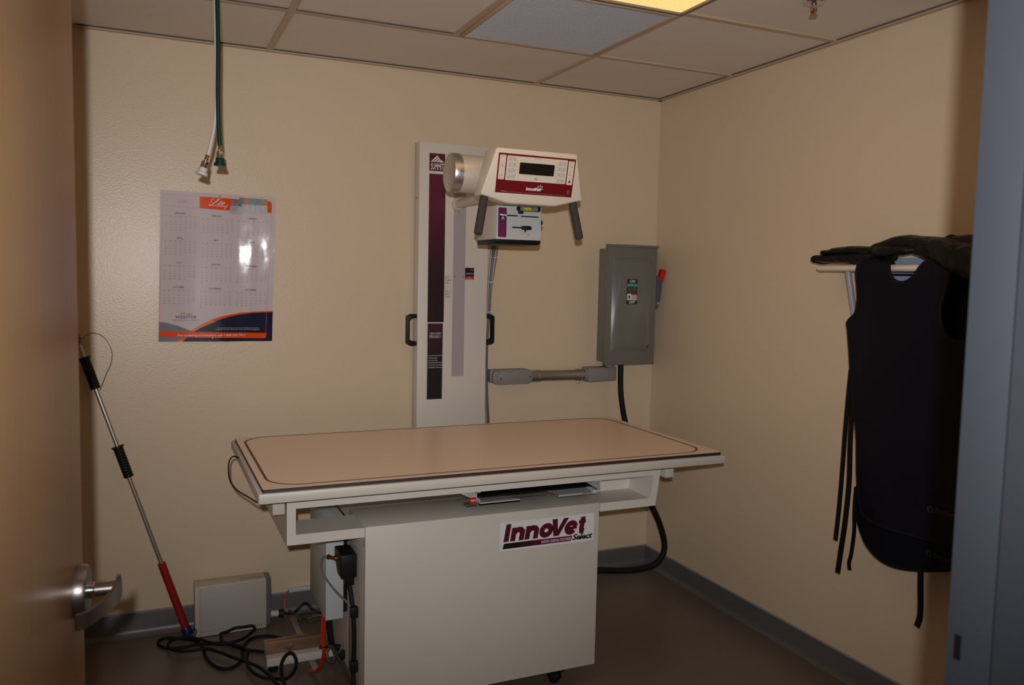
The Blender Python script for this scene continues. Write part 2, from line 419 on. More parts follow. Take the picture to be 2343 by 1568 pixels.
# flat lever: leaves the shaft, runs back towards the hinge and returns to the door face
pts = [dp(rl+.012, .066, lz+.004), dp(rl+.002, .066, lz), dp(rl-.03, .0635, lz-.002), dp(rl-.07, .052, lz-.004), dp(rl-.11, .034, lz-.006), dp(rl-.125, .018, lz-.006)]
b.ribbon(pts, (0, 0, 1), lambda q: .043-.018*min(1, q*1.6), .007, M['nickel'], 5)
b.cyl(dp(rl, .055, lz), dp(rl, .0665, lz), .0125, M['nickel'], 28)
build('lever_handle', b, door, label='flat brushed metal lever')
b = B()
for z in (.25, 1.05, 1.86): b.cyl(dp(-.004, .004, z), dp(-.004, .004, z+.11), .006, M['nickel'], 12)
build('hinge', b, door)

# ------------------------------------------------------------------ ceiling things
x0, x1, y0, y1 = -A-T, -A, -D0-T, -D0
t = thing('air_vent', ((x0+x1)/2, (y0+y1)/2, H), 'square louvred return air grille in the ceiling beside the light', 'vent')
b = B(); z0 = H-.008
fr = .03
for q in ((x0+.014, x0+fr, y0+.014, y1-.014), (x1-fr, x1-.014, y0+.014, y1-.014), (x0+fr, x1-fr, y0+.014, y0+fr), (x0+fr, x1-fr, y1-fr, y1-.014)): b.box(*q, z0, H-.0005, M['grid'], .001)
build('frame', b, t, label='tan painted frame')
b = B(); n = 30; p = (y1-y0-2*fr)/n
for i in range(n):
    yc = y0+fr+(i+.5)*p
    b.hexa([(x0+fr, yc-p*.42, z0+.0020), (x1-fr, yc-p*.42, z0+.0020), (x1-fr, yc+p*.22, z0+.001), (x0+fr, yc+p*.22, z0+.001),
            (x0+fr, yc-p*.42, z0+.0028), (x1-fr, yc-p*.42, z0+.0028), (x1-fr, yc+p*.22, z0+.0018), (x0+fr, yc+p*.22, z0+.0018)], M['louver'])
build('louvers', b, t, label='white louvre blades')
b = B(); b.box(x0+fr-.004, x1-fr+.004, y0+fr-.004, y1-fr+.004, H-.0045, H+.002, M['louver_gap']); build('backing', b, t)

lx0, lx1, ly0, ly1 = -A-2*T+.014, -A-.014, -D0-2*T+.014, -D0-T-.014
t = thing('ceiling_light', ((lx0+lx1)/2, (ly0+ly1)/2, H), 'recessed fluorescent ceiling light with prismatic lens beside the louvred vent', 'ceiling light')
b = B()
b.loft([V(q) for q in ((lx0, ly0, H-.014), (lx1, ly0, H-.014), (lx1, ly1, H-.014), (lx0, ly1, H-.014))], [V(q) for q in ((lx0, ly0, H-.001), (lx1, ly0, H-.001), (lx1, ly1, H-.001), (lx0, ly1, H-.001))], M['lampframe'], cap=False)
o4 = [(lx0, ly0), (lx1, ly0), (lx1, ly1), (lx0, ly1)]; i4 = [(lx0+.012, ly0+.012), (lx1-.012, ly0+.012), (lx1-.012, ly1-.012), (lx0+.012, ly1-.012)]
for k in range(4):
    q = (k+1) % 4; b.poly([(*o4[k], H-.014), (*o4[q], H-.014), (*i4[q], H-.014), (*i4[k], H-.014)], M['lampframe']); b.poly([(*i4[k], H-.014), (*i4[q], H-.014), (*i4[q], H-.004), (*i4[k], H-.004)], M['lampframe'])
build('frame', b, t)
b = B(); b.box(lx0+.012, lx1-.012, ly0+.012, ly1-.012, H-.007, H-.003, M['light']); build('lens', b, t, label='glowing prismatic lens')

sx, sy = -.415, -1.484
t = thing('fire_sprinkler', (sx, sy, H), 'chrome pendent fire sprinkler head under the ceiling tiles', 'sprinkler')
b = B(); b.lathe([(.034, .0045), (.036, 0), (.033, -.006), (.024, -.009), (.013, -.010)][::-1], (sx, sy, H-.001), (0, 0, 1), M['chrome'], 32); build('escutcheon', b, t)
b = B(); b.cyl((sx, sy, H-.011), (sx, sy, H-.024), .010, M['chrome'], 20)
for s in (-1, 1): b.tube([(sx+s*.009, sy, H-.022), (sx+s*.0115, sy, H-.030), (sx+s*.004, sy, H-.041)], .0024, M['chrome'], 8)
b.cyl((sx, sy, H-.039), (sx, sy, H-.045), .005, M['chrome'], 16)
build('frame', b, t)
b = B(); b.cyl((sx, sy, H-.022), (sx, sy, H-.040), .0030, M['bulb'], 12); build('glass_bulb', b, t, label='red glass bulb')
b = B(); pts = []
for i in range(24):
    a = 2*PI*i/24; r = .0135 if i % 2 else .0105; pts.append((sx+r*math.cos(a), sy+r*math.sin(a)))
b.prism(pts, lambda u, v, d: V((u, v, d)), H-.0475, H-.045, M['brass']); build('deflector', b, t, label='toothed brass deflector')

# two gas hoses hanging from the ceiling
def hose(name, pts, r, m, end, ax, capm, label):
    t = thing(name, pts[0], label, 'hose', 'gas hoses hanging from the ceiling')
    b = B(); b.tube(pts, r, m, 14, 8); build('tube', b, t)
    end = V(end); ax = V(ax).normalized()
    b = B(); b.lathe([(.0035, -.006), (.0062, .0), (.0062, .004), (.0045, .006), (.0062, .009), (.0062, .014), (.0045, .016), (.006, .018)], end, ax, M['brass'], 20)
    b.lathe([(.005, .016), (.0105, .021), (.0115, .027), (.0118, .042)], end, ax, M['chrome'], 28); build('coupling', b, t, label='chrome coupling')
    b = B(); b.lathe([(.0125, .040), (.0135, .048), (.0138, .053), (.0175, .055), (.0182, .064), (.014, .064)], end, ax, capm, 28); build('end_cap', b, t)
hose('green_gas_hose', [(-2.203, -.855, H), (-2.2, -.86, 2.2), (-2.2015, -.862, 2.05), (-2.200, -.86, 1.95), (-2.1975, -.86, 1.90), (-2.1965, -.86, 1.888)], .0066, M['green'], (-2.1965, -.86, 1.89), (-.01, 0, -1), M['green'], 'thick green hose hanging from the ceiling, green end cap')
hose('white_gas_hose', [(-2.207, -.840, H), (-2.2045, -.845, 2.2), (-2.2045, -.848, 2.05), (-2.211, -.85, 1.955), (-2.224, -.85, 1.885), (-2.232, -.85, 1.857)], .0055, M['whitehose'], (-2.2325, -.85, 1.8565), (-.30, 0, -1), M['whitehose'], 'thin white hose hanging behind the green one, white end cap')

# ------------------------------------------------------------------ wall calendar
CX, CZ = -2.3553, 1.8177; CWd, CHt = .445, .607
def sstep(a, c, x):
    x = max(0, min(1, (x-a)/(c-a))); return x*x*(3-2*x)
_acc = [0.]
for _i in range(500):
    _u = _i*.001; _acc.append(_acc[-1]+.001*(.125*sstep(.275, .335, _u)*(1-.72*sstep(.33, .375, _u))+.075*sstep(.365, .40, _u)*(1-.6*sstep(.405, .44, _u)))-.001*.075*(1-sstep(.06, .16, _u)))
def bulge(u, v):
    f = max(0, min(498.9, u*1000)); k = int(f); d = _acc[k]*(1-f+k)+_acc[k+1]*(f-k)
    d *= 1-1.1*((v-.245-.3*(.36-u))/.36)**2
    r = sstep(.24, .33, u)
    d += .00045*r*noise.noise(V((u*34, v*22, 1)))+.0004*noise.noise(V((u*8, v*5, 4)))+.00012*r*noise.noise(V((u*110, v*60, 7)))
    v0 = .255-1.0*(max(.30, min(.40, u))-.32)
    d -= .040*r*(math.sqrt((v-v0)**2+.0030)-.0548)
    return max(d+.0105, -.001)+.0012
def cp(u, v, k=0): return V((CX+u-.015*v/.607*.9, -bulge(u, v)-k*1.9, CZ-v-.004*u/.445))
t = thing('wall_calendar', (CX+CWd/2, -.004, CZ-CHt), 'laminated year calendar pinned to the cream wall under the hoses', 'calendar')
def grid_sheet(b, u0, u1, v0, v1, nu, nv, m, k):
    t_ = bmesh.new(); g = [[t_.verts.new(cp(u0+(u1-u0)*i/nu, v0+(v1-v0)*j/nv, k)) for i in range(nu+1)] for j in range(nv+1)]
    for j in range(nv):
        for i in range(nu): t_.faces.new((g[j][i], g[j+1][i], g[j+1][i+1], g[j][i+1]))
    kk = b.mi(m)
    for f in t_.faces: f.material_index = kk; f.smooth = True
    me = bpy.data.meshes.new('tmp'); t_.to_mesh(me); t_.free(); b.bm.from_mesh(me); bpy.data.meshes.remove(me)
def upoly(b, pts, m, k):                            # polygon in (u,v), cut into narrow strips so it follows the sheet
    t_ = bmesh.new(); t_.faces.new([t_.verts.new((u, v, 0)) for u, v in pts])
    us = [p[0] for p in pts]; vs = [p[1] for p in pts]
    for ax, lo, hi, st in ((0, min(us), max(us), .014), (1, min(vs), max(vs), .02)):
        n = int((hi-lo)/st)
        for i in range(1, n+1):
            co = V((0, 0, 0)); co[ax] = lo+(hi-lo)*i/(n+1); no = V((0, 0, 0)); no[ax] = 1
            bmesh.ops.bisect_plane(t_, geom=list(t_.verts)+list(t_.edges)+list(t_.faces), plane_co=co, plane_no=no)
    bmesh.ops.triangulate(t_, faces=list(t_.faces))
    for v in t_.verts: v.co = cp(v.co.x, v.co.y, k)
    bmesh.ops.recalc_face_normals(t_, faces=list(t_.faces))
    kk = b.mi(m)
    for f in t_.faces:
        f.material_index = kk
    me = bpy.data.meshes.new('tmp'); t_.to_mesh(me); t_.free(); b.bm.from_mesh(me); bpy.data.meshes.remove(me)
b = B(); grid_sheet(b, 0, CWd, 0, CHt, 90, 100, M['paper'], 0); sheet = build('sheet', b, t, ang=180)
def uline(b, pts, w, m, k):
    for (a, c), (e, f) in zip(pts, pts[1:]):
        dx, dy = e-a, f-c; L_ = math.hypot(dx, dy); nx, ny = -dy/L_*w/2, dx/L_*w/2
        upoly(b, [(a+nx, c+ny), (e+nx, f+ny), (e-nx, f-ny), (a-nx, c-ny)], m, k)
curve = [(.132, .567), (.160, .548), (.191, .533), (.233, .516), (.275, .503), (.317, .494), (.37, .487), (.431, .484)]
curve2 = [(.115, .567), (.145, .547), (.175, .529), (.205, .515), (.233, .505), (.275, .495), (.317, .487), (.37, .482), (.431, .479)]
b = B()
upoly(b, [(0, .527), (.026, .530), (.069, .542), (.100, .554), (.126, .567), (.10, .607), (0, .607)], M['greyprint'], .0004)
upoly(b, curve2+[(.445, .479), (.445, .607), (.09, .607)], M['orange'], .0005)
upoly(b, [(.115, .567)]+[(.145, .547), (.175, .529), (.195, .520), (.215, .5255), (.16, .550), (.1335, .567)], M['amber'], .0007)
upoly(b, curve+[(.445, .483), (.445, .607), (.089, .607), (.100, .5985)], M['navyprint'], .0006)
upoly(b, [(.066, .607), (.075, .598), (.100, .598), (.090, .607)], M['amber'], .0009)
upoly(b, [(.149, .0165), (.30, .0175), (.418, .0175), (.426, .020), (.431, .027), (.431, .066), (.31, .067), (.149, .064)], M['orange'], .0004)
bar = [(-.001, .566), (.4175, .5735), (.4175, .588), (.412, .595), (.404, .596), (.012, .5895), (.003, .586), (-.001, .578)]
upoly(b, [(u+.004, v-.001) for u, v in bar], M['orange'], .0008)
uline(b, [(.148, .0165), (.148, .064)], .002, M['amber'], .0005)
build('printed_bands', b, sheet, ang=180)
b = B(); lw = .0012
uline(b, [(.002, .58), (.0045, .30), (.0115, .061), (.0125, .024)], lw, M['redline'], .0005)
uline(b, [(.0125, .024), (.0155, .017), (.024, .0145), (.148, .0165)], lw, M['redline'], .0005)
uline(b, [(.0115, .061), (.148, .064)], lw, M['redline'], .0005)
uline(b, [(.431, .066), (.427, .25), (.421, .45), (.4175, .575)], lw, M['redline'], .0009)
build('printed_border', b, sheet, ang=180)
b = B()
cal_fn = lambda k: (lambda u, v: cp(u, -v, k))
f5 = cal_fn(.0006); f10 = cal_fn(.0012)
b.text('2008', f5, .081, -.0455, .0125, M['redline'], w=.04)
# script wordmark on the orange band, drawn as a pen stroke
def pen(pts, w, m, k):
    P = catmull([V((u, v, 0)) for u, v in pts], 6); uline(b, [(p.x, p.y) for p in P], w, m, k)
pen([(0.2026, 0.0237), (0.1966, 0.023), (0.1911, 0.0284), (0.1901, 0.0341), (0.1946, 0.0387), (0.2026, 0.0387), (0.2117, 0.0342), (0.2207, 0.0257), (0.2239, 0.0213), (0.2197, 0.0208), (0.2127, 0.028), (0.2036, 0.0386), (0.1956, 0.0481), (0.1876, 0.052), (0.1825, 0.0496), (0.1836, 0.0457), (0.1896, 0.0452), (0.1966, 0.0492), (0.2056, 0.0507), (0.2117, 0.0481), (0.2152, 0.0434), (0.2122, 0.0486), (0.2147, 0.0512), (0.2207, 0.0474), (0.2287, 0.039), (0.2339, 0.0328), (0.2317, 0.0308), (0.2267, 0.0336), (0.2207, 0.043), (0.2197, 0.0497), (0.2247, 0.0515), (0.2317, 0.0466), (0.2408, 0.0382), (0.245, 0.0347), (0.2428, 0.0333), (0.2377, 0.0361), (0.2317, 0.0455), (0.2317, 0.0505), (0.2367, 0.0518), (0.2418, 0.047)], .0019, M['white_print'], .0011)
pen([(0.2418, 0.047), (0.2416, 0.0509), (0.2453, 0.0523), (0.2508, 0.0485), (0.2563, 0.0442)], .0019, M['white_print'], .0011)
pen([(0.2558, 0.0448), (0.2488, 0.0531), (0.2418, 0.0631)], .0019, M['white_print'], .0011)
upoly(b, [(0.2149, 0.0395), (0.2173, 0.0393), (0.2173, 0.0419), (0.2149, 0.0420)], M['white_print'], .0011)
days = ['Sun', 'Mon', 'Tue', 'Wed', 'Thu', 'Fri', 'Sat']
mon = [('JANUARY', 2, 31), ('FEBRUARY', 5, 29), ('MARCH', 6, 31), ('APRIL', 2, 30), ('MAY', 4, 31), ('JUNE', 0, 30), ('JULY', 2, 31), ('AUGUST', 5, 31), ('SEPTEMBER', 1, 30), ('OCTOBER', 3, 31), ('NOVEMBER', 6, 30), ('DECEMBER', 1, 31)]
for k, (nm, st, nd) in enumerate(mon):
    c, r = k % 3, k//3
    u0 = (.0225, .1625, .3015)[c]-.0026*r*.4; v0 = (.092, .095, .097)[c]+.099*r; pitch = (.0184, .0185, .0189)[c]
    b.text(nm, f5, u0+3*pitch-.002, -v0, .0066, M['textdark'], bold=.02)
    for i, d in enumerate(days): b.text(d, f5, u0+i*pitch, -(v0+.0115), .0036, M['textgrey'], bold=.015)
    row, cc = 0, st
    for d in range(1, nd+1):
        b.text(str(d), f5, u0+cc*pitch, -(v0+.0225+.0108*row), .0052, M['textgrey'])
        cc += 1
        if cc == 7: cc = 0; row += 1
build('printed_dates', b, sheet, ang=180)
b = B()
b.text('WEBSTER', f5, .102, -.5125, .0118, M['navyprint'], w=.081)
b.text('VETERINARY', f5, .1025, -.5238, .0075, M['textgrey'], w=.106)
b.text('A Cooperative Company', f5, .128, -.5335, .0035, M['redline'], w=.056)
upoly(b, [(.077, .4965), (.083, .490), (.093, .4885), (.104, .4925), (.098, .493), (.099, .4965), (.096, .4955), (.088, .4955)], M['olive'], .0006)
upoly(b, [(.127, .4905), (.121, .4985), (.110, .5005), (.098, .4965), (.105, .496), (.105, .4925), (.107, .493), (.116, .4935)], M['olive'], .0006)
b.text('For ordering information call 1.800.225.7911', f10, .203, -.5855, .0088, M['sticker'], w=.262, bold=.012)
b.text('For the full Comfortis product label, including important safety', f10, .308, -.5525, .0038, M['sticker'], w=.165)
b.text('information, see your veterinarian or visit www.comfortis4dogs.com', f10, .305, -.5595, .0038, M['sticker'], w=.178)
build('printed_lettering', b, sheet, ang=180)
b = B()
def pack(u0, u1, v0, v1, vm, top, bot, k):
    upoly(b, [(u0, v0), (u1, v0), (u1, vm), (u0, vm)], top, k); upoly(b, [(u0, vm), (u1, vm), (u1, v1), (u0, v1)], bot, k)
for i, (c) in enumerate(('tanprint', 'tealprint', 'tealprint', 'rustprint', 'rustprint')):
    u1 = .413-.0215*i; pack(u1-.0255, u1, .0115-.0004*i, .068+.0006*i, .037, M[c], M['boxprint'], .0013-.0001*i); uline(b, [(u1-.0262, .037), (u1-.0262, .068+.0006*i)], .0008, M['textgrey'], .0014)
pack(.2655, .3135, .024, .0775, .047, M['pinkprint'], M['boxprint'], .0019)
upoly(b, [(.280, .023), (.300, .018), (.313, .024), (.311, .044), (.302, .046), (.296, .037), (.281, .036)], M['tealprint'], .0022)
for k_ in range(3): uline(b, [(.270, .0535+.0045*k_), (.298-.006*k_, .055+.0045*k_)], .0011, M['textgrey'], .0022)
build('printed_packages', b, sheet, ang=180)
for u, v in ((.223, .0105), (.206, .5935)):
    p = cp(u, v, .002); b = B(); b.lathe([(.0015, .006), (.004, .004), (.0046, .0005), (.003, -.0015), (.0008, -.002)][::-1], p, (0, 1, 0), M['brass'], 16)
    build('push_pin', b, t, label='gold push pin')

# ------------------------------------------------------------------ catch pole
pb = V((-2.272, -.105, .012)); pt = V((-2.652, -.0326, 1.2066)); pd = (pt-pb).normalized(); pl = (pt-pb).length
at = lambda s: pb+pd*s
t = thing('catch_pole', (pb.x, pb.y, 0), 'animal catch pole with red lower grip leaning against the back wall', 'catch pole')
b = B(); b.cyl(at(.03), at(pl), .0085, M['alu'], 20); build('pole', b, t, label='aluminium tube')
b = B(); b.cyl(at(.035), at(.325), .0155, M['redgrip'], 24, ch=.002); build('lower_grip', b, t, label='glossy dark red sleeve')
b = B(); b.lathe([(.0165, 0), (.0195, .004), (.0195, .03), (.017, .036)], at(0), pd, M['bluecap'], 28); build('end_cap', b, t, label='dark blue end cap')
for s0, s1 in ((.70, .825), (1.072, 1.196)):
    b = B(); pr = []; n = 11
    for i in range(n*6+1):
        h = s0+(s1-s0)*i/(n*6); pr.append((.0165+.0022*abs(math.sin(PI*i/6))**.6, h))
    pr = [(.009, s0)]+pr+[(.0235, s1+.001), (.0235, s1+.005), (.009, s1+.006)]
    b.lathe(pr, pb, pd, M['black'], 28); build('ribbed_grip', b, t)
b = B(); b.lathe([(.0095, pl-.004), (.0095, pl+.004), (.015, pl+.006), (.0165, pl+.012), (.0165, pl+.02), (.013, pl+.022), (.0165, pl+.026), (.0165, pl+.034), (.011, pl+.038)], pb, pd, M['bracket'], 24); build('head', b, t)
hd = at(pl+.036)
b = B(); b.tube([hd, (-2.640, -0.060, 1.228), (-2.625, -0.060, 1.243), (-2.601, -0.060, 1.251), (-2.572, -0.060, 1.241), (-2.550, -0.060, 1.213), (-2.537, -0.060, 1.176), (-2.541, -0.060, 1.131), (-2.558, -0.060, 1.091), at(1.066)+V((.013, -.012, .0))], .0015, M['greycord'], 8, 6); build('cable_loop', b, t, label='thin grey cable loop')
b = B(); b.tube([pb+V((.014, -.012, .016)), pb+V((.024, -.022, .032)), pb+V((.030, -.026, .020)), pb+V((.024, -.028, .004)), pb+V((.010, -.028, -.004))], .002, M['black'], 8, 6); build('tail_loop', b, t)
# ------------------------------------------------------------------ desktop computer on the floor
t = thing('computer_tower', (-2.09, -.075, 0), 'beige desktop computer case standing on the floor by the back wall', 'computer')
cx0, cx1, cf, cb, ct = -2.247, -1.966, -.121, -.031, .2125
b = B()
b.box(cx0+.016, cx1, cf+.004, cb, .004, ct, M['comp'], .003)
for i in range(11): x = cx1-.100+.0086*i; b.box(x, x+.0025, cf+.022, cf+.052, ct-.001, ct+.0008, M['compgrey'])
case = build('case', b, t)
b = B(); b.box(cx0+.015, cx1, cf-.001, cf+.0035, .003, ct-.006, M['compside'], .001)
b.box(cx0+.0235, cx0+.0245, cf-.0018, cf, .004, ct-.008, M['compgrey']); b.box(cx0+.0245, cx1-.09, cf-.0016, cf, .0215, .0222, M['compgrey'])
for i in range(9): x = cx1-.088+.0085*i; b.box(x, x+.002, cf-.0022, cf, .012, .024, M['gap'])
build('side_panel', b, t)
b = B(); b.box(cx0, cx0+.0165, cf-.001, cb+.001, .002, ct+.001, M['comp'], .004); b.box(cx0-.001, cx0+.001, cf+.01, cf+.014, .006, ct-.006, M['compgrey'])
build('front_bezel', b, t)
b = B(); b.hexa([(cx1, cf+.001, .006), (cx1+.022, cf+.018, .012), (cx1+.022, cb, .012), (cx1, cb, .006), (cx1, cf+.001, ct), (cx1+.022, cf+.018, ct-.004), (cx1+.022, cb, ct-.004), (cx1, cb, ct)], M['compgrey'], .002)
b.box(cx1+.02, cx1+.0245, cf+.03, cf+.05, .03, .17, M['compgrey'], .001)
for z in (.12, .145): b.box(cx1+.022, cx1+.026, cf+.04, cf+.065, z, z+.012, M['black'])
build('rear_cap', b, t, label='grey plastic rear end')

t = thing('connector_cable', (-1.93, -.1, .04), 'cable with a tan screw connector plugged into the computer', 'cable')
b = B(); b.cyl((-1.946, -.088, .047), (-1.910, -.092, .044), .0135, M['comp'], 20); build('connector_body', b, t, label='tan barrel')
b = B(); b.lathe([(.012, -.001), (.0175, 0), (.0175, .020), (.012, .022)], (-1.911, -.092, .044), (1, -.1, -.08), M['black'], 20); build('locking_ring', b, t, label='black ring')
b = B(); b.tube([(-1.89, -.094, .042), (-1.868, -.092, .036), (-1.845, -.085, .034), (-1.825, -.075, .046), (-1.805, -.072, .062), (-1.785, -.07, .058), (-1.76, -.08, .03), (-1.70, -.09, .012), (-1.60, -.10, .009), (-1.45, -.16, .009)], .0058, M['black'], 10, 7); build('cord', b, t)
t = thing('cable_coil', (-1.78, -.13, 0), 'coiled dark cable heap on the floor behind the white steel beam', 'cable')
b = B(); pts = [(-1.87, -.10, .055)]
for i in range(20):
    a = i*.55; rx = .062+.008*math.sin(i*1.7); ry = .04+.006*math.cos(i*2.3)
    pts.append((-1.765+rx*math.cos(a+2.6), -.135+ry*math.sin(a+2.6), .010+.0018*i+.006*math.sin(i*.9)**2))
pts += [(-1.68, -.14, .05), (-1.6, -.16, .02), (-1.5, -.2, .008)]
b.tube(pts, .0052, M['taupecord'], 8, 4); build('cord', b, t)
b = B(); b.tube([(-1.733, -.12, .006), (-1.72, -.105, .035), (-1.713, -.095, .063), (-1.70, -.105, .05)], .0035, M['black'], 8, 5); build('cable_tie', b, t)
t = thing('cable_raceway', (-1.79, -.012, .098), 'white plastic cable raceway strip along the top of the back baseboard', 'raceway')
b = B(); b.box(-1.858, -1.42, -.020, -.0005, .1002, .1165, M['raceway'], .002); build('channel', b, t)
b = B(); b.tube([(-1.852, -.012, .108), (-1.866, -.030, .104), (-1.879, -.045, .080), (-1.882, -.055, .055), (-1.875, -.062, .030), (-1.866, -.066, .018), (-1.85, -.062, .008)], .0032, M['orangecord'], 8, 6); build('cord', b, t, label='red cord leaving the strip end')
b = B(); b.box(-1.857, -1.833, -.576, -.04, .0002, .0022, M['strap'], .0006)
for v in b.bm.verts: v.co.x += (v.co.y+.3)*(-.01)
build('floor_strip', b, label='flat pale metal strip on the floor under the white steel beam', cat='strip')

# long black cord lying in loops (one run)
def fl(x, y, z=.0065): return (x, y, z)
CORD = [(-2.005,-0.360,0.0065),(-2.036,-0.338,0.0065),(-2.072,-0.313,0.0065),(-2.099,-0.276,0.0065),(-2.127,-0.241,0.0065),(-2.161,-0.217,0.0065),(-2.200,-0.205,0.0065),(-2.245,-0.197,0.0065),(-2.290,-0.204,0.0065),(-2.334,-0.197,0.0065),(-2.366,-0.177,0.0065),(-2.384,-0.143,0.0065),(-2.381,-0.105,0.0065),(-2.358,-0.089,0.0065),(-2.322,-0.105,0.0065),(-2.287,-0.124,0.0065),(-2.255,-0.152,0.0065),(-2.232,-0.191,0.0065),(-2.221,-0.256,0.0065),(-2.220,-0.309,0.0065),(-2.208,-0.371,0.0065),(-2.188,-0.421,0.0065),(-2.162,-0.450,0.0065),(-2.133,-0.449,0.0065),(-2.105,-0.422,0.0065),(-2.088,-0.375,0.0065),(-2.084,-0.325,0.0065),(-2.073,-0.276,0.0065),(-2.048,-0.231,0.0065),(-2.014,-0.210,0.0065),(-1.974,-0.216,0.0065),(-1.939,-0.243,0.0065),(-1.913,-0.285,0.0065),(-1.900,-0.360,0.0065),(-1.820,-0.420,0.0065),(-1.700,-0.550,0.0065),(-1.620,-0.800,0.0065),(-1.660,-1.100,0.0065),(-1.800,-1.320,0.0065),(-2.000,-1.250,0.0065),(-1.993,-0.800,0.0788),(-1.990,-0.735,0.0672),(-1.989,-0.700,0.0802),(-1.983,-0.670,0.0981),(-1.966,-0.650,0.1132),(-1.947,-0.640,0.1153),(-1.934,-0.650,0.1048),(-1.932,-0.670,0.0862),(-1.946,-0.700,0.0724),(-1.973,-0.720,0.0614),(-1.993,-0.624,0.0185),(-2.033,-0.602,0.0185),(-2.064,-0.551,0.0185),(-2.079,-0.484,0.0185),(-2.077,-0.415,0.0185),(-2.067,-0.361,0.0185),(-2.084,-0.310,0.0185),(-2.126,-0.267,0.0185),(-2.150,-0.231,0.0185),(-2.151,-0.160,0.0185),(-2.142,-0.155,0.0206),(-2.123,-0.150,0.0221),(-2.093,-0.145,0.0295),(-2.055,-0.145,0.0286),(-2.026,-0.150,0.0306),(-2.017,-0.160,0.0194),(-2.026,-0.175,0.0185),(-2.064,-0.229,0.0185),(-2.096,-0.248,0.0185),(-2.128,-0.256,0.0185),(-2.164,-0.250,0.0185),(-2.198,-0.223,0.0185),(-2.237,-0.173,0.0185),(-2.278,-0.141,0.0185),(-2.317,-0.138,0.0185),(-2.342,-0.157,0.0185),(-2.351,-0.190,0.0185),(-2.343,-0.225,0.0185),(-2.315,-0.257,0.0185),(-2.278,-0.273,0.0185),(-2.234,-0.274,0.0185),(-2.202,-0.286,0.0185),(-2.164,-0.331,0.0185),(-2.125,-0.389,0.0185),(-2.086,-0.441,0.0185),(-2.049,-0.496,0.0185),(-2.026,-0.552,0.0185),(-2.010,-0.605,0.0185),(-2.005,-0.644,0.0185),(-1.975,-0.744,0.0185),(-1.955,-0.944,0.0185)]
b = B(); b.tube(CORD, .0062, M['rubber'], 10, 6); build('power_cord', b, label='long black cord lying in loose loops on the floor before the computer', cat='cord', origin=(-2.1, -.35, 0))

# ------------------------------------------------------------------ x-ray table
tx0, tx1, ty0, ty1 = -2.107, -.444, -1.147, -.325
t = thing('x_ray_table', (-1.341, -.74, 0), 'veterinary x-ray table with peach laminate top and white cabinet base', 'table')
b = B(); b.prism(rrect(tx0+.0005, tx1-.0005, ty0+.0005, ty1-.0005, .004, 3), lambda u, v, d: V((u, v, d)), .8605, .8612, M['laminate'])
top = build('tabletop', b, t, label='smooth peach laminate surface')
b = B(); b.prism(rrect(tx0, tx1, ty0, ty1, .004, 3), lambda u, v, d: V((u, v, d)), .8495, .8605, M['dark_edge']); build('edge_band', b, top, label='dark brown core edge')
b = B(); o_ = rrect(tx0+.022, tx1-.036, ty0+.026, ty1-.012, .105, 12); i_ = rrect(tx0+.030, tx1-.044, ty0+.033, ty1-.019, .098, 12)
for q in range(len(o_)):
    q2 = (q+1) % len(o_)
    b.poly([(o_[q][0], o_[q][1], .8616), (o_[q2][0], o_[q2][1], .8616), (i_[q2][0], i_[q2][1], .8616), (i_[q][0], i_[q][1], .8616)], M['groove'])
build('drip_groove', b, top, label='dark rounded line around the top', smooth=False)
b = B(); b.box(tx0-.013, tx1+.013, ty0-.010, ty1+.010, .8185, .8495, M['white'], .004)
for s in (tx0+.05, tx1-.05): b.cyl((s+(.07 if s > -1 else -.0), ty0+.04, .8095), (s+(.07 if s > -1 else -.0), ty0+.04, .8185), .010, M['rubber'], 14)
build('top_frame', b, t, label='white steel tray under the top')
# under-table frame
fx0, fx1, fy, fb = -2.023, -.645, -1.05, -.43
b = B()
hx8 = lambda a, c, e, f_, z0, z1: b.hexa([(a, fy, z0), (c, fy, z0), (c, fy+.155, z0), (a, fy+.155, z0), (e, fy, z1), (f_, fy, z1), (f_, fy+.155, z1), (e, fy+.155, z1)], M['grey_white'])
xm = fx1-.0450; hx8(fx0, fx0+.0275, fx0, fx0+.0275, .652, .8182); hx8(fx0+.0275, -1.778, fx0+.0275, -1.778, .652, .684); hx8(fx0+.0275, fx1-.0310, fx0+.0275, fx1-.0310, .767, .8182)
hx8(-.905, xm-.005, -.905, xm, .651, .682); hx8(xm-.005, fx1-.020, xm, fx1-.0155, .651, .682); hx8(xm, fx1-.0155, fx1-.031, fx1-.003, .682, .767); hx8(fx1-.031, fx1-.003, fx1-.031, fx1, .767, .8182)
b.box(fx0, fx0+.0275, fy+.155, fb, .652, .8182, M['grey_white']); b.box(fx0+.0275, fx1-.03, fb-.06, fb, .767, .8182, M['grey_white'])
b.hexa([(fx1-.048, fy+.155, .652), (fx1-.020, fy+.155, .652), (fx1-.020, fb, .652), (fx1-.048, fb, .652), (fx1-.028, fy+.155, .8182), (fx1, fy+.155, .8182), (fx1, fb, .8182), (fx1-.028, fb, .8182)], M['grey_white'])
b.box(-.86, fx1-.03, fy+.1535, fy+.1565, .682, .767, M['grey_white'])
build('support_frame', b, t)
for x in (-2.0655, -.6225):
    b = B(); b.box(x, x+.037, fy+.0, fb+.03, .753, .8185, M['white'], .002); build('slide_rail', b, t)
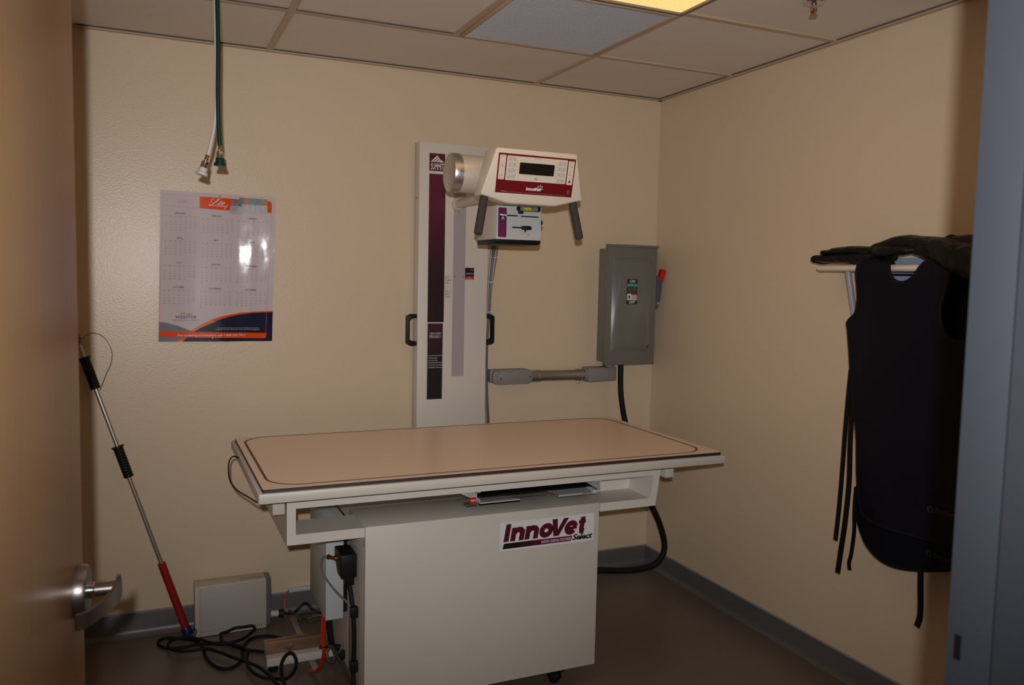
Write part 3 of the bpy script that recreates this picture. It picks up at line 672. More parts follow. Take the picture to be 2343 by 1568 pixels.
# cabinet
kx0, kx1 = -1.776, -.908
b = B(); b.box(kx0, kx1, fy, -.82, .074, .6845, M['white'], .0025)
b.box(kx0+.006, kx1-.006, -.82, -.42, .092, .60, M['white'], .002)
b.box(kx0-.0012, kx0+.001, fy+.016, fy+.020, .615, .635, M['gap']); b.box(kx0+.0015, kx0+.004, fy-.0003, fy+.012, .074, .65, M['white'])
b.box(kx0-.0006, kx0+.001, -1.0437, -1.042, .08, .65, M['groove'])
cab = build('cabinet', b, t)
sfn = lambda u, v: V((-1.3015+u, fy-.0022, .5515+v))                                  # brand sticker, u right, v up
b = B(); b.box(-1.3015, -.930, fy-.0018, fy-.0002, .548, .6495, M['sticker'])
stk = build('sticker', b, cab, label='white rectangular maker sticker')
S = .3715
b = B()
wordmark(b, sfn, .012, .0290, .0622, M['maroon'], V((0, -1, 0)))
slant = lambda u0, u1, v0, v1, m: b.poly([sfn(u0, v0), sfn(u1, v0), sfn(u1+(v1-v0)*.28, v1), sfn(u0+(v1-v0)*.28, v1)], m)
slant(.009, .055, .004, .0235, M['black_print'])
for i in range(8):
    u = .055+i*.0125; slant(u, u+.0126, .004, .0235, M['black_print'] if i < 2 else M['darkplum'] if i < 5 else M['maroon'])
slant(.155, .278, .004, .0235, M['purple'])
g = lambda u, v: sfn(u, v)+V((0, -.0004, 0))
b.text('WITH 20KHz POWER', g, .218, .0088, .0095, M['white_print'], 'c', .2, .004, w=.118)
b.text('Select', sfn, .325, .0065, .021, M['black_print'], 'c', .28, .034, w=.084, space=.92)
build('lettering', b, cab)
for i in range(2):
    pass
for x, y in ((-1.045, -1.0), (-1.66, -1.0), (-1.66, -.5), (-1.045, -.5)):
    b = B(); b.cyl((x-.014, y+.012, .024), (x+.014, y+.012, .024), .024, M['rubber'], 24, ch=.004)
    b.box(x-.028, x+.028, y-.02, y+.03, .052, .0745 if y < -.8 else .0925, M['black'], .003); b.box(x-.022, x-.016, y-.008, y+.03, .02, .055, M['black'], .002); b.box(x+.016, x+.022, y-.008, y+.03, .02, .055, M['black'], .002)
    build('caster', b, t)
# cassette tray drawn under the top
b = B(); yf = fy+.002; yb = -.55
b.box(-1.392, -1.3895, yf, yb, .7405, .7655, M['lightgrey']); b.box(-1.392, -1.376, yf, yb, .7635, .7655, M['lightgrey'])
b.box(-1.392, -1.378, yf, yb, .739, .7415, M['lightgrey']); b.box(-1.380, -1.378, yf, yb, .7215, .741, M['lightgrey'])
b.box(-1.380, -1.228, yf, yf+.03, .7205, .7235, M['lightgrey']); b.box(-1.380, -1.228, yf, yf+.002, .7205, .727, M['lightgrey'])
b.box(-.9075, -.905, yf, yb, .736, .7655, M['lightgrey']); b.box(-.921, -.905, yf, yb, .7345, .7365, M['lightgrey']); b.box(-.921, -.9185, yf, yb, .7235, .7365, M['lightgrey']); b.box(-.936, -.922, yf-.001, yf+.012, .7235, .734, M['white'])
b.box(-1.075, -.978, yf, yf+.002, .7215, .7265, M['lightgrey']); b.box(-1.075, -.919, yf, yb, .7205, .7225, M['lightgrey'])
tray = build('cassette_tray', b, t, label='pressed steel cassette tray')
b = B(); b.box(-1.386, -.93, yf+.02, yb, .7425, .7455, M['black']); b.box(-1.386, -.915, yb-.01, yb, .7425, .765, M['black'])
b.tube([(-1.245, yf+.005, .736), (-1.16, yf+.003, .7362), (-1.155, yf, .741), (-1.15, yf, .735), (-1.13, yf, .7365), (-1.118, yf, .742), (-1.1, yf, .7368), (-1.075, yf, .726)], .0011, M['steel'], 6, 4)
build('film_cassette', b, tray, label='black film cassette')
b = B(); b.hexa([(-1.432, fy-.008, .723), (-1.394, fy-.008, .723), (-1.394, fy+.02, .726), (-1.432, fy+.02, .726), (-1.432, fy-.008, .7265), (-1.394, fy-.008, .7265), (-1.394, fy+.02, .7295), (-1.432, fy+.02, .7295)], M['bracket'], .0005)
b.box(-1.4175, -1.3945, fy-.004, fy-.002, .726, .7505, M['bracket']); b.hexa([(-1.4175, fy-.002, .7505), (-1.3925, fy-.002, .7505), (-1.3925, fy+.04, .757), (-1.44, fy+.04, .757), (-1.4175, fy-.002, .752), (-1.3925, fy-.002, .752), (-1.3925, fy+.04, .767), (-1.44, fy+.04, .767)], M['white'])
lat = build('latch', b, t, label='bronze tray latch')
b = B(); b.box(-1.4165, -1.3955, fy-.0055, fy-.0042, .7315, .7495, M['red']); b.text('PRESS', lambda u, v: V((-1.406+u, fy-.0058, .7372+v)), 0, 0, .0062, M['white_print'], 'c', 0, .012, w=.0175)
build('press_label', b, lat, label='red PRESS label')
# generator box on the cabinet's left side
b = B(); b.box(-1.852, -1.790, -.80, -.50, .285, .655, M['lightgrey'], .002)
b.box(-1.790, kx0+.004, -.78, -.52, .30, .64, M['black']); b.box(-1.784, kx0+.004, -.84, -.72, .586, .602, M['bracket'])
for x in (-1.842, -1.812): b.cyl((x, -.805+.1, .655), (x, -.805+.1, .660), .003, M['chrome'], 10)
build('power_supply_box', b, t, label='pale grey box hung on the cabinet side')
# foot beam
b = B(); b.hexa([(-2.018, -.545, .0285), (kx0+.006, -.545, .0285), (kx0+.006, -.475, .0285), (-2.018, -.475, .0285), (-2.018, -.545, .059), (kx0+.006, -.545, .059), (kx0+.006, -.475, .059), (-2.018, -.475, .059)], M['white'], .002)
bm_ = build('foot_beam', b, t)
b = B(); b.box(-2.022, kx0+.004, -.505, -.502, .059, .105, M['bracket'], .0005); b.box(-2.022, kx0+.004, -.502, -.470, .1025, .105, M['bracket'], .0005)
b.cyl((-1.925, -.505, .083), (-1.925, -.509, .083), .0035, M['chrome'], 10); b.cyl((-1.872, -.505, .083), (-1.872, -.507, .083), .0025, M['gap'], 10); build('angle_bracket', b, bm_, label='bronze angle bracket')
b = B(); b.lathe([(.0165, 0), (.018, .004), (.017, .024), (.012, .0285)], (-1.992, -.515, 0), (0, 0, 1), M['rubber'], 24); build('rubber_foot', b, bm_, label='black rubber foot')
b = B(); b.tube([(-2.118, -.585, .838), (-2.140, -.60, .848), (-2.158, -.66, .842), (-2.166, -.735, .825), (-2.164, -.775, .802), (-2.150, -.85, .790), (-2.13, -.97, .797), (-2.118, -1.10, .812)], .0026, M['black'], 8, 8)
build('brake_cable', b, t, label='thin black cable looping at the left end')

# cables on the cabinet's left side
t = thing('plug_cable', (-1.80, -.95, .1), 'thick black cable with large angled plug on the table base', 'cable')
b = B()
f_ = lambda u, v, d: V((d, u, v))
b.prism([(-.845, .566), (-.845, .53), (-.893, .487), (-.955, .487), (-.955, .566)], f_, -1.832, -1.780, M['black'], .002)
b.prism([(-.90, .489), (-.90, .468), (-.912, .455), (-.94, .455), (-.945, .489)], f_, -1.815, -1.785, M['black'], .002)
build('plug_body', b, t)
b = B(); b.tube([(-1.80, -.92, .458), (-1.795, -.928, .43), (-1.79, -.945, .37), (-1.788, -.955, .30), (-1.788, -.955, .23), (-1.789, -.950, .17), (-1.79, -.965, .10), (-1.792, -.985, .03), (-1.80, -1.02, .008), (-1.83, -1.12, .008), (-1.86, -1.3, .008)], .0078, M['rubber'], 12, 6); build('cord', b, t)
for z, y in ((.372, -.95), (.185, -.952)):
    b = B(); b.box(-1.802, kx0-.0005, y-.018, y+.004, z-.022, z+.016, M['black'], .003); build('cable_clip', b, t)
t = thing('grey_cable', (-1.83, -.8, .4), 'thin grey cable with brass connector plugged into the black plug', 'cable')
b = B(); b.lathe([(.005, -.004), (.008, 0), (.008, .006), (.006, .008), (.006, .026), (.0085, .028), (.0085, .033), (.004, .036)], (-1.832, -.872, .531), (-1, .95, .05), M['brass'], 18); build('connector', b, t, label='brass connector')
b = B(); b.tube([(-1.853, -.848, .533), (-1.868, -.836, .528), (-1.874, -.83, .508), (-1.872, -.83, .478), (-1.858, -.845, .45), (-1.835, -.88, .42), (-1.812, -.92, .40), (-1.800, -.945, .385), (-1.799, -.958, .36)], .0036, M['greycord'], 10, 7); build('cord', b, t)
t = thing('orange_cable', (-1.835, -.72, .1), 'pair of orange cords hanging from the grey box to the floor', 'cable')
for dx, pts in ((0, [(-1.843, -.70, .285), (-1.846, -.705, .22), (-1.848, -.705, .17), (-1.842, -.705, .135), (-1.842, -.69, .10), (-1.845, -.665, .06), (-1.855, -.62, .02), (-1.872, -.585, .008)]),
                (1, [(-1.832, -.70, .285), (-1.836, -.70, .22), (-1.840, -.70, .17), (-1.834, -.70, .135), (-1.835, -.69, .10), (-1.838, -.66, .055), (-1.848, -.615, .016), (-1.868, -.575, .008)])):
    b = B(); b.tube(pts, .0042, M['orangecord'], 10, 7); build('cord', b, t)
b = B(); b.tube([(-1.855, -.712, .150), (-1.842, -.716, .152), (-1.826, -.712, .147), (-1.83, -.694, .147), (-1.848, -.696, .150)], .0025, M['black'], 8, 6, True); build('cable_tie', b, t)
t = thing('taupe_cable', (-1.81, -.7, .1), 'brown-grey cable curled beside the orange cords on the table base', 'cable')
b = B(); b.tube([(-1.83, -.70, .144), (-1.812, -.70, .142), (-1.803, -.72, .115), (-1.812, -.725, .095), (-1.825, -.715, .10), (-1.828, -.70, .125), (-1.812, -.70, .143), (-1.80, -.73, .125), (-1.79, -.77, .105), (-1.786, -.83, .09), (-1.786, -.89, .085), (-1.786, -.93, .105), (-1.787, -.942, .14)], .0052, M['taupecord'], 10, 6); build('cord', b, t)
b = B(); b.box(-1.787, kx0+.004, -.752, -.735, .112, .142, M['black'], .002); build('cable_clip', b, t)
t = thing('black_hose', (-1.79, -.7, .1), 'short black corrugated hose behind the orange cords under the grey box', 'hose')
b = B(); b.tube([(-1.817, -.66, .285), (-1.812, -.665, .22), (-1.808, -.67, .17), (-1.80, -.67, .13), (-1.775, -.67, .12)], .011, M['rubber'], 12, 8); build('tube', b, t)

# ------------------------------------------------------------------ x-ray tube stand
t = thing('x_ray_tube_stand', (-1.145, -.06, 0), 'tall white x-ray column with tube head, console and dark hand grips', 'x-ray stand')
qx0, qx1, qf, qb, qt = -1.3095, -.978, -.10, -.026, 2.087
b = B(); b.box(qx0, qx1, qf, qb, 0, qt, M['grey_white'], .003); b.box(-1.25, -1.04, qb, -.002, .3, 1.9, M['grey_white'])
b.cyl((qx0-.0015, -.06, 1.842), (qx0+.001, -.06, 1.842), .004, M['gap'], 10)
col = build('column', b, t)
cf_ = lambda u, v: V((u, qf-.0012, v))
def slab(x0, x1, z0, z1, m, k=.0010): b.box(x0, x1, qf-k, qf-.0001, z0, z1, m)
b = B(); slab(-1.1462, -1.0885, 1.044, 2.02, M['slot'], .0014)
for x, z in ((-1.138, 1.497), (-1.096, 1.497), (-1.1225, 1.785)): b.cyl((x, qf-.002, z), (x, qf-.0014, z), .0025, M['gap'], 8)
build('slot_cover', b, col, label='grey sliding slot strip')
b = B(); slab(-1.2645, -1.1915, 1.9615, 2.038, M['maroon'])
b.text('SUMMIT', lambda u, v: V((-1.228+u, qf-.0016, 1.967+v)), 0, 0, .029, M['white_print'], 'c', 0, .01, w=.060)
lg = lambda u, v: V((-1.228+u, qf-.0016, 2.0+v))
for p in ([(-.031, 0), (-.0225, 0), (.0045, .0255), (0, .030)], [(-.018, 0), (-.010, 0), (.010, .019), (.006, .023)], [(-.005, 0), (.003, 0), (.0155, .012), (.0115, .0165)], [(.007, 0), (.031, 0), (.0175, .0115)]): b.poly([lg(*q) for q in p], M['white_print'])
build('maker_badge', b, col, label='square maroon badge with white peak logo')
b = B(); slab(-1.2640, -1.1875, 1.291, 1.9485, M['fade'])
build('stripe', b, col, label='long maroon stripe')
b = B(); slab(-1.2675, -1.1865, .939, 1.2905, M['white_print'], .0006); slab(-1.2655, -1.1885, .9395, 1.2885, M['textdark'], .0009); slab(-1.2643, -1.1897, .9400, 1.2878, M['white_print'], .0012)
slab(-1.2625, -1.1915, .9425, 1.2860, M['fade2'], .0016)
pf = lambda u, v: V((-1.227+u, qf-.0022, v))
b.text('20KHz HIGH', pf, 0, 1.2365, .0095, M['white_print'], w=.052); b.text('FREQUENCY', pf, 0, 1.2235, .0095, M['white_print'], w=.054)
b.poly([pf(-.027, 1.2205), pf(.027, 1.2205), pf(.027, 1.2212), pf(-.027, 1.2212)], M['white_print'])
for i, s in enumerate(('LOW TECHNIQUE FACTOR', 'FASTER SPEED', 'LOW SCATTER', 'GREATER RESOLUTION', 'IMPROVED CONTRAST', 'INCREASED TUBE LIFE')):
    b.text('• '+s, pf, -.034, 1.1385-.0108*i, .0046, M['white_print'], 'l')
build('information_panel', b, col, label='dark plum panel with white border and text')
b = B(); slab(-1.185, -1.1505, 1.396, 1.503, M['labelfilm'])
for i, (s, z) in enumerate((('40" —', 1.489), ('TABLE', 1.477), ('TOP', 1.465), ('40" —', 1.427), ('FILM', 1.415), ('TRAY', 1.403))): b.text(s, cf_, -1.183, z, .0072, M['textdark'], 'l')
build('height_label', b, col, label='pale 40 inch height label')
b = B(); slab(-1.0885, -1.0450, 1.499, 1.5385, M['black_print']); slab(-1.0885, -1.0450, 1.485, 1.499, M['eklred'])
b.text('eklin', lambda u, v: V((-1.0668+u, qf-.0016, 1.508+v)), 0, 0, .010, M['boxprint'], w=.034); b.text('Digital', cf_, -1.0668, 1.4935, .0034, M['white_print'], w=.016); b.text('Radiography', cf_, -1.0668, 1.4875, .0034, M['white_print'], w=.032)
b.poly([lg2 for lg2 in [cf_(-1.061, 1.526), cf_(-1.052, 1.526), cf_(-1.052, 1.533), cf_(-1.061, 1.533)]], M['textgrey'])
build('black_red_sticker', b, col, label='small black and red sticker')
for s, x in ((-1, qx0), (1, qx1)):
    b = B(); g_ = lambda d, z: V((x+s*d, -.075, z))
    P = [(-.001, 1.327), (.028, 1.327), (.046, 1.317), (.046, 1.195), (.028, 1.185), (-.001, 1.185), (-.001, 1.205), (.020, 1.205), (.034, 1.212), (.034, 1.301), (.020, 1.309), (-.001, 1.309)]
    b.prism(P, lambda u, v, d: V((x+s*u, d, v)), -.088, -.064, M['black'], .002); build('side_handle', b, col, label='black D-shaped handle')
# arm, tube housing
b = B(); b.cyl((-1.133, -.103, 1.82), (-1.133, -.118, 1.82), .026, M['tubebody'], 32, ch=.002); b.cyl((-1.133, -.10, 1.82), (-1.133, -.70, 1.835), .0195, M['tubebody'], 28); b.cyl((-1.133, -.118, 1.82), (-1.133, -.126, 1.82), .0225, M['white'], 32)
build('arm', b, t, label='short round arm out of the slot')
b = B(); b.cyl((-1.371, -.73, 1.876), (-.93, -.73, 1.876), .069, M['tubebody'], 48, ch=.002); b.cyl((-1.145, -.73, 1.82), (-1.145, -.73, 1.757), .035, M['black'], 32)
hs = build('tube_housing', b, t, label='cream cylindrical tube housing')
b = B(); b.lathe([(.0, 0), (.060, 0), (.068, .003), (.0715, .010), (.0715, .036), (.069, .037)], (-1.398, -.73, 1.876), (1, 0, 0), M['alu'], 56); b.cyl((-1.375, -.802, 1.876), (-1.375, -.800, 1.876), .003, M['gap'], 8)
build('housing_cap', b, hs, label='brushed aluminium end cap')
# collimator
ax0, ax1, ay0, ay1, az0, az1 = -1.2425, -1.0600, -.82, -.63, 1.6375, 1.761
b = B(); b.box(ax0, ax1, ay0, ay1, az0, az1, M['white'], .003); b.box(ax0+.001, ax1-.001, ay0-.0008, ay0+.001, az0+.0085, az1-.002, M['lightgrey'])
cl = build('collimator', b, t, label='pale collimator box')
b = B(); b.prism(rrect(ax0-.001, ax1+.001, ay0-.001, ay1+.001, .006, 3), lambda u, v, d: V((u, v, d)), az0-.004, az0, M['black'])
b.loft([(ax0-.001, ay0-.001, az0-.0035), (ax1+.001, ay0-.001, az0-.0035), (ax1+.001, ay1, az0-.0035), (ax0-.001, ay1, az0-.0035)], [(ax0+.002, ay0+.006, az0-.0165), (ax1-.004, ay0+.006, az0-.0165), (ax1-.004, ay1-.006, az0-.0165), (ax0+.002, ay1-.006, az0-.0165)], M['black'], .003)
build('base_plate', b, cl, label='black bottom plate')
kf = lambda k: (lambda u, v: V((u, ay0-.0012-k, v)))
b = B(); f1 = kf(0); f2 = kf(.0005); f3 = kf(.001)
b.poly([f1(u, v) for u, v in rrect(-1.2348, -1.2015, 1.6455, 1.7530, .004, 3)], M['purple'])
b.poly([f2(-1.2285, 1.7245), f2(-1.2015, 1.7230), f2(-1.2015, 1.7275), f2(-1.2285, 1.7300)], M['white_print'])
b.poly([f1(-1.2010, 1.7230), f1(-1.157, 1.7230), f1(-1.157, 1.7275), f1(-1.2010, 1.7275)], M['black_print']); b.poly([f1(-1.143, 1.7225), f1(-1.0716, 1.7225), f1(-1.0716, 1.7270), f1(-1.143, 1.7270)], M['black_print'])
b.poly([f2(-1.2265, 1.7055), f2(-1.2070, 1.7055), f2(-1.2070, 1.7240), f2(-1.2265, 1.7240)], M['black_print'])
b.poly([f3(-1.2250, 1.7135), f3(-1.2085, 1.7135), f3(-1.2168, 1.7222)], M['boxprint']); b.text('SUMMIT', f3, -1.2168, 1.7070, .0055, M['boxprint'], w=.0145)
b.text('LIGHT', f2, -1.150, 1.7235, .0034, M['black_print'], w=.011)
b.text('II', f2, -1.0995, 1.6775, .0075, M['black_print'])
for x in (-1.1455, -1.141, -1.1365, -1.132, -1.1275): b.poly([f1(x, 1.6625), f1(x+.0004, 1.6625), f1(x+.0004, 1.674), f1(x, 1.674)], M['textgrey'])
b.text('SID', f1, -1.112, 1.6590, .0035, M['textdark'], w=.010); b.text('40 48', f1, -1.112, 1.6540, .0032, M['textdark'], w=.011)
for s, x, z in (('0', -1.146, 1.6585), ('8', -1.1405, 1.6545), ('10', -1.136, 1.6585), ('14', -1.131, 1.6545), ('17', -1.124, 1.6585)): b.text(s, f1, x, z, .0028, M['textdark'])
build('front_markings', b, cl)
b = B(); b.prism(rrect(-1.1790, -1.1400, 1.6805, 1.6855, .001, 2), lambda u, v, d: V((u, d, v)), ay0-.003, ay0-.0005, M['black'])
b.prism(rrect(-1.1430, -1.1055, 1.6755, 1.6895, .005, 4), lambda u, v, d: V((u, d, v)), ay0-.014, ay0-.0005, M['black'], .001)
b.prism([(-1.1305, 1.677), (-1.1205, 1.677), (-1.1252, 1.6655)], lambda u, v, d: V((u, d, v)), ay0-.004, ay0-.001, M['black']); build('lever', b, cl, label='black slide lever with pointer')
b = B(); b.prism(rrect(-1.1568, -1.1388, 1.7330, 1.7515, .004, 4), lambda u, v, d: V((u, d, v)), ay0-.012, ay0-.0005, M['black'], .002); build('light_button', b, cl, label='square black button')
b = B(); b.cyl((ax1, -.80, 1.706), (ax1+.013, -.80, 1.706), .010, M['black'], 24, ch=.003); build('side_knob', b, cl, label='black side knob')
b = B(); b.tube([(ax1-.02, -.74, 1.768), (ax1-.0, -.76, 1.745), (ax1+.015, -.76, 1.748), (ax1+.03, -.75, 1.775)], .0055, M['black'], 10, 6); build('side_cable', b, cl, label='black cable behind')
# console, tilted down towards the operator
th = math.radians(13); P0 = V((-1.145, -.955, 1.945)); vd = V((0, math.sin(th), -math.cos(th))); nd = V((0, -math.cos(th), -math.sin(th)))
def cn(u, v, k=0): return P0+V((u, 0, 0))+vd*v+nd*k
b = B()
outl = [(-.156, -.001), (.158, -.001), (.202, .163), (.097, .1895), (-.092, .1895), (-.199, .163)]
dep = [.115, .115, .075, .07, .07, .075]
b.loft([cn(u, v) for u, v in outl], [cn(u*(.985), v, 0)+V((0, d, 0)) for (u, v), d in zip(outl, dep)], M['console'], .005, 3)
con = build('console', b, t, label='cream plastic control console')
cfn = lambda k: (lambda u, v: cn(u, -v, k))
c1, c2, c3 = cfn(.0006), cfn(.0011), cfn(.0016)
def cpoly(pts, m, f): b.poly([f(u, -v) for u, v in pts], m)
b = B(); b.prism([(-.147, .0165), (.1555, .0178), (.1555, .1545), (-.147, .1535)], lambda u, v, d: cn(u, v, d), -.001, .0004, M['maroon2'])
lab = build('label_panel', b, con, label='dark red control overlay')
b = B(); cream = M['console']
cpoly(rrect(-.1418, -.1180, .0225, .1073, .003, 3), cream, c1); cpoly(rrect(-.1138, .1234, .0235, .1085, .003, 3), cream, c1); cpoly(rrect(.1275, .1514, .0255, .1103, .003, 3), cream, c1)
def bar_(u0, v0, u1, v1, w, m, f=c2):
    L_ = math.hypot(u1-u0, v1-v0); nx, ny = -(v1-v0)/L_*w/2, (u1-u0)/L_*w/2
    cpoly([(u0+nx, v0+ny), (u1+nx, v1+ny), (u1-nx, v1-ny), (u0-nx, v0-ny)], m, f)
for side, ub, dv in ((0, -.1017, 0), (1, .0940, .0024)):
    for r in range(4):
        v = .0347+.0203*r+dv
        for du, up in ((0, 0), (.0176, 1)):
            u = ub+du
            cpoly([(u-.007, v-.0085), (u+.007, v-.0085), (u+.007, v+.0085), (u-.007, v+.0085)], M['keypad'], cfn(.0009))
            bar_(u, v-.0042, u, v+.0042, .0007, M['textdark']); e = -1 if up else 1
            cpoly([(u-.0013, v+e*.0012), (u+.0013, v+e*.0012), (u, v+e*.005)], M['textdark'], c2)
        bar_(ub+.0092, v-.0085, ub+.0092, v+.0085, .0006, M['textdark'])
    s = 1 if side == 0 else -1
    e0 = -.0645 if side == 0 else .074; e1 = -.0765 if side == 0 else .0865
    for va, vb, k in ((.0365+dv, .052+dv, 1), (.057+dv, .0615+dv, 1), (.0715+dv, .0695+dv, 1), (.091+dv, .0775+dv, 1)):
        bar_(e1, va, e0-s*.004, vb, .0007, M['maroon2']); bar_(e0-s*.004, vb, e0, vb, .0007, M['maroon2'])
b.text('TECHNIQUE SELECTION', c2, .0059, -.0283, .0021, M['maroon2'], w=.029)
b.text('BACKUP', c2, .0045, -.0893, .0020, M['maroon2'], w=.007)
cpoly([(-.003, .093), (.012, .093), (.012, .103), (-.003, .103)], M['keypad'], cfn(.0009)); bar_(.001, .0986, .0085, .0986, .0016, M['textdark'])
b.text('SYSTEM', c2, -.1298, -.0262, .0020, M['maroon2'], w=.0105); b.text('POWER', c2, -.1298, -.0296, .0020, M['maroon2'], w=.0095)
b.text('ON', c2, -.1298, -.0520, .0022, M['textdark']); b.text('OFF', c2, -.1303, -.0853, .0022, M['textdark'])
def ring(u, v, r, w, m, f=c2):
    n = 24
    for i in range(n):
        a0, a1 = 2*PI*i/n, 2*PI*(i+1)/n
        cpoly([(u+r*math.cos(a0), v+r*math.sin(a0)), (u+r*math.cos(a1), v+r*math.sin(a1)), (u+(r-w)*math.cos(a1), v+(r-w)*math.sin(a1)), (u+(r-w)*math.cos(a0), v+(r-w)*math.sin(a0))], m, f)
def disc(u, v, ru, rv, m, f=c2, rot=0):
    cpoly([(u+ru*math.cos(2*PI*i/16)*math.cos(rot)-rv*math.sin(2*PI*i/16)*math.sin(rot), v+ru*math.cos(2*PI*i/16)*math.sin(rot)+rv*math.sin(2*PI*i/16)*math.cos(rot)) for i in range(16)], m, f)
ring(-.1293, .0612, .0048, .0006, M['textdark']); disc(-.1293, .0612, .001, .001, M['textdark']); disc(-.1345, .0565, .001, .001, M['textdark'])
ring(-.1305, .0965, .0048, .0006, M['textdark']); disc(-.1303, .0912, .0012, .0012, M['textdark'])
b.text('SELECT', c2, .1397, -.0295, .0020, M['maroon2'], w=.0115); b.text('KVP', c2, .1397, -.0372, .0020, M['textdark'], w=.007); b.text('TEST', c2, .139, -.0628, .0020, M['textdark'], w=.008); b.text('TABLE TOP', c2, .1398, -.0883, .0019, M['textdark'], w=.0135)
bar_(.137, .0435, .1375, .0475, .0008, M['textdark']); bar_(.1375, .0475, .137, .0515, .0008, M['textdark']); disc(.1425, .046, .0014, .0012, M['textdark'])
disc(.139, .0685, .0011, .0014, M['textdark']); bar_(.135, .0745, .143, .0745, .0009, M['textdark'])
cpoly([(.1360, .0945), (.1425, .0945), (.1400, .0985), (.1425, .1025), (.1360, .1025), (.1385, .0985)], M['textdark'], c2)
build('key_graphics', b, con)
b = B(); wordmark(b, c2, -.0300, -.1398, .0112, M['white_print'], nd)
for u, v, a, bb, rr in ((.0172, .1245, .0027, .0042, .3), (.0255, .1212, .0028, .0045, 0), (.0325, .1247, .0027, .0042, -.4), (.0342, .1322, .0026, .0026, 0)): disc(u, v, a, bb, M['boxprint'], c2, -rr)
disc(.0245, .1345, .0065, .0052, M['boxprint'], c1)
b.text('WARNING:', c2, -.1245, -.1488, .0026, M['white_print'], 'l', w=.022)
b.text('This x-ray unit may be dangerous to patient and operator unless safe exposure factors and operating instructions are observed.', c2, -.0985, -.1497, .0022, M['boxprint'], 'l', w=.229)
ring(.1392, .1335, .0052, .0006, M['boxprint']); ring(.1392, .1335, .0022, .0005, M['boxprint']); bar_(.1362, .138, .1362, .1455, .0006, M['boxprint']); bar_(.1422, .138, .1422, .1455, .0006, M['boxprint']); bar_(.1362, .1425, .1422, .1425, .0005, M['boxprint'])
build('lettering', b, con)
b = B(); b.prism(rrect(-.0633, .0725, .0440, .0840, .002, 3), lambda u, v, d: cn(u, v, d), .0, .0022, M['lcd']); build('display', b, con, label='dark LCD window')
for s in (-1, 1):
    p0 = V((-1.3160, -.895, 1.812)) if s < 0 else V((-.9770, -.895, 1.806)); p1 = V((-1.3487, -.908, 1.646)) if s < 0 else V((-.9430, -.908, 1.6445))
    b = B(); b.cyl(p0, p1, .0148, M['foam'], 28, ch=.005); build('hand_grip', b, con, label='dark grey foam hand grip')
b = B(); b.cyl((-1.1700, -.862, 1.7490), (-1.0950, -.862, 1.7490), .0062, M['glassclear'], 20); b.cyl((-1.1500, -.862, 1.7492), (-1.1250, -.862, 1.7492), .0064, M['vial'], 20)
lv = build('spirit_level', b, con, label='clear spirit level with yellow bubble')
b = B()
for x in (-1.173, -1.092): b.cyl((x-.005, -.862, 1.7490), (x+.005, -.862, 1.7490), .0078, M['black'], 20, ch=.001)
b.box(-1.172, -1.092, -.855, -.850, 1.741, 1.760, M['steel']); build('level_ends', b, con, label='black level end caps')

# cables down the back of the column
t = thing('cable_bundle', (-.935, -.05, .9), 'bundle of grey cables hanging down the right edge of the column', 'cable')
for i, (dx, dy, r, m) in enumerate(((0, 0, .0058, 'cable1'), (.012, .004, .0062, 'cable2'), (.022, -.004, .0055, 'cable1'), (.030, .003, .0048, 'cable2'), (.006, -.012, .005, 'cable2'))):
    k = [1, .55, .45, .35, .5][i]
    pts = [(-.955+dx*.9, -.115+dy, 1.80), (-.944+dx*1.0, -.075+dy, 1.69), (-.942+dx*.95, -.052+dy, 1.61), (-.945+dx*.75, -.046+dy, 1.53), (-.948+dx*.5, -.042+dy, 1.44), (-.950+dx*.35, -.04+dy, 1.33), (-.954+dx*.2, -.038+dy, 1.2), (-.953+dx*.2, -.036+dy, 1.05), (-.948+dx*.25, -.036+dy, .92), (-.940+dx*.35, -.038+dy, .75), (-.94+dx*.3, -.05+dy, .3), (-.94+dx*.3, -.06+dy, .03)]
    b = B(); b.tube(pts, r, M[m], 10, 5); build('cable', b, t)
for x, z, rx in ((-.929, 1.59, .021), (-.941, 1.475, .015), (-.946, 1.335, .012)):
    b = B(); b.tube([(x+rx*math.cos(a*PI/4), -.046+.016*math.sin(a*PI/4), z) for a in range(8)], .0022, M['sticker'], 6, 3, True); b.box(x+rx-.002, x+rx+.006, -.05, -.044, z-.003, z+.004, M['sticker']); build('cable_tie', b, t, label='white cable tie')

# ------------------------------------------------------------------ disconnect switch, conduit
t = thing('safety_switch', (-.21, -.06, 1.085), 'grey electrical disconnect box on the back wall near the corner', 'switch box')
b = B(); b.box(-.334, -.062, -.100, 0, 1.088, 1.652, M['box_grey'], .002); b.cyl((-.3345, -.045, 1.14), (-.333, -.045, 1.14), .014, M['box_grey'], 20); build('enclosure', b, t)
b = B(); b.box(-.353, -.067, -.118, -.094, 1.077, 1.663, M['box_grey'], .002)
b.box(-.356, -.064, -.126, -.098, 1.660, 1.672, M['box_grey'], .003)
ou = [(-.322, 1.142), (-.105, 1.142), (-.105, 1.612), (-.322, 1.612)]; inn = [(-.290, 1.160), (-.112, 1.160), (-.112, 1.585), (-.290, 1.570)]
R0 = rrect(-.326, -.104, 1.142, 1.612, .01, 5); R1 = rrect(-.288, -.112, 1.166, 1.586, .03, 6)
b.loft([V((u, -.1175, v)) for u, v in R0], [V((u, -.1335, v)) for u, v in R1], M['box_grey'])
lid = build('cover', b, t, label='grey hinged cover with raised panel')
lf = lambda k: (lambda u, v: V((-.2195+u, -.1340-k, v)))
l1, l2 = lf(.0003), lf(.0008)
b = B(); q = lambda u0, u1, v0, v1, m, f: b.poly([f(u0, v0), f(u1, v0), f(u1, v1), f(u0, v1)], m)
b.poly([l1(u, v) for u, v in rrect(-.030, .030, 1.379, 1.504, .002, 2)], M['black_print'])
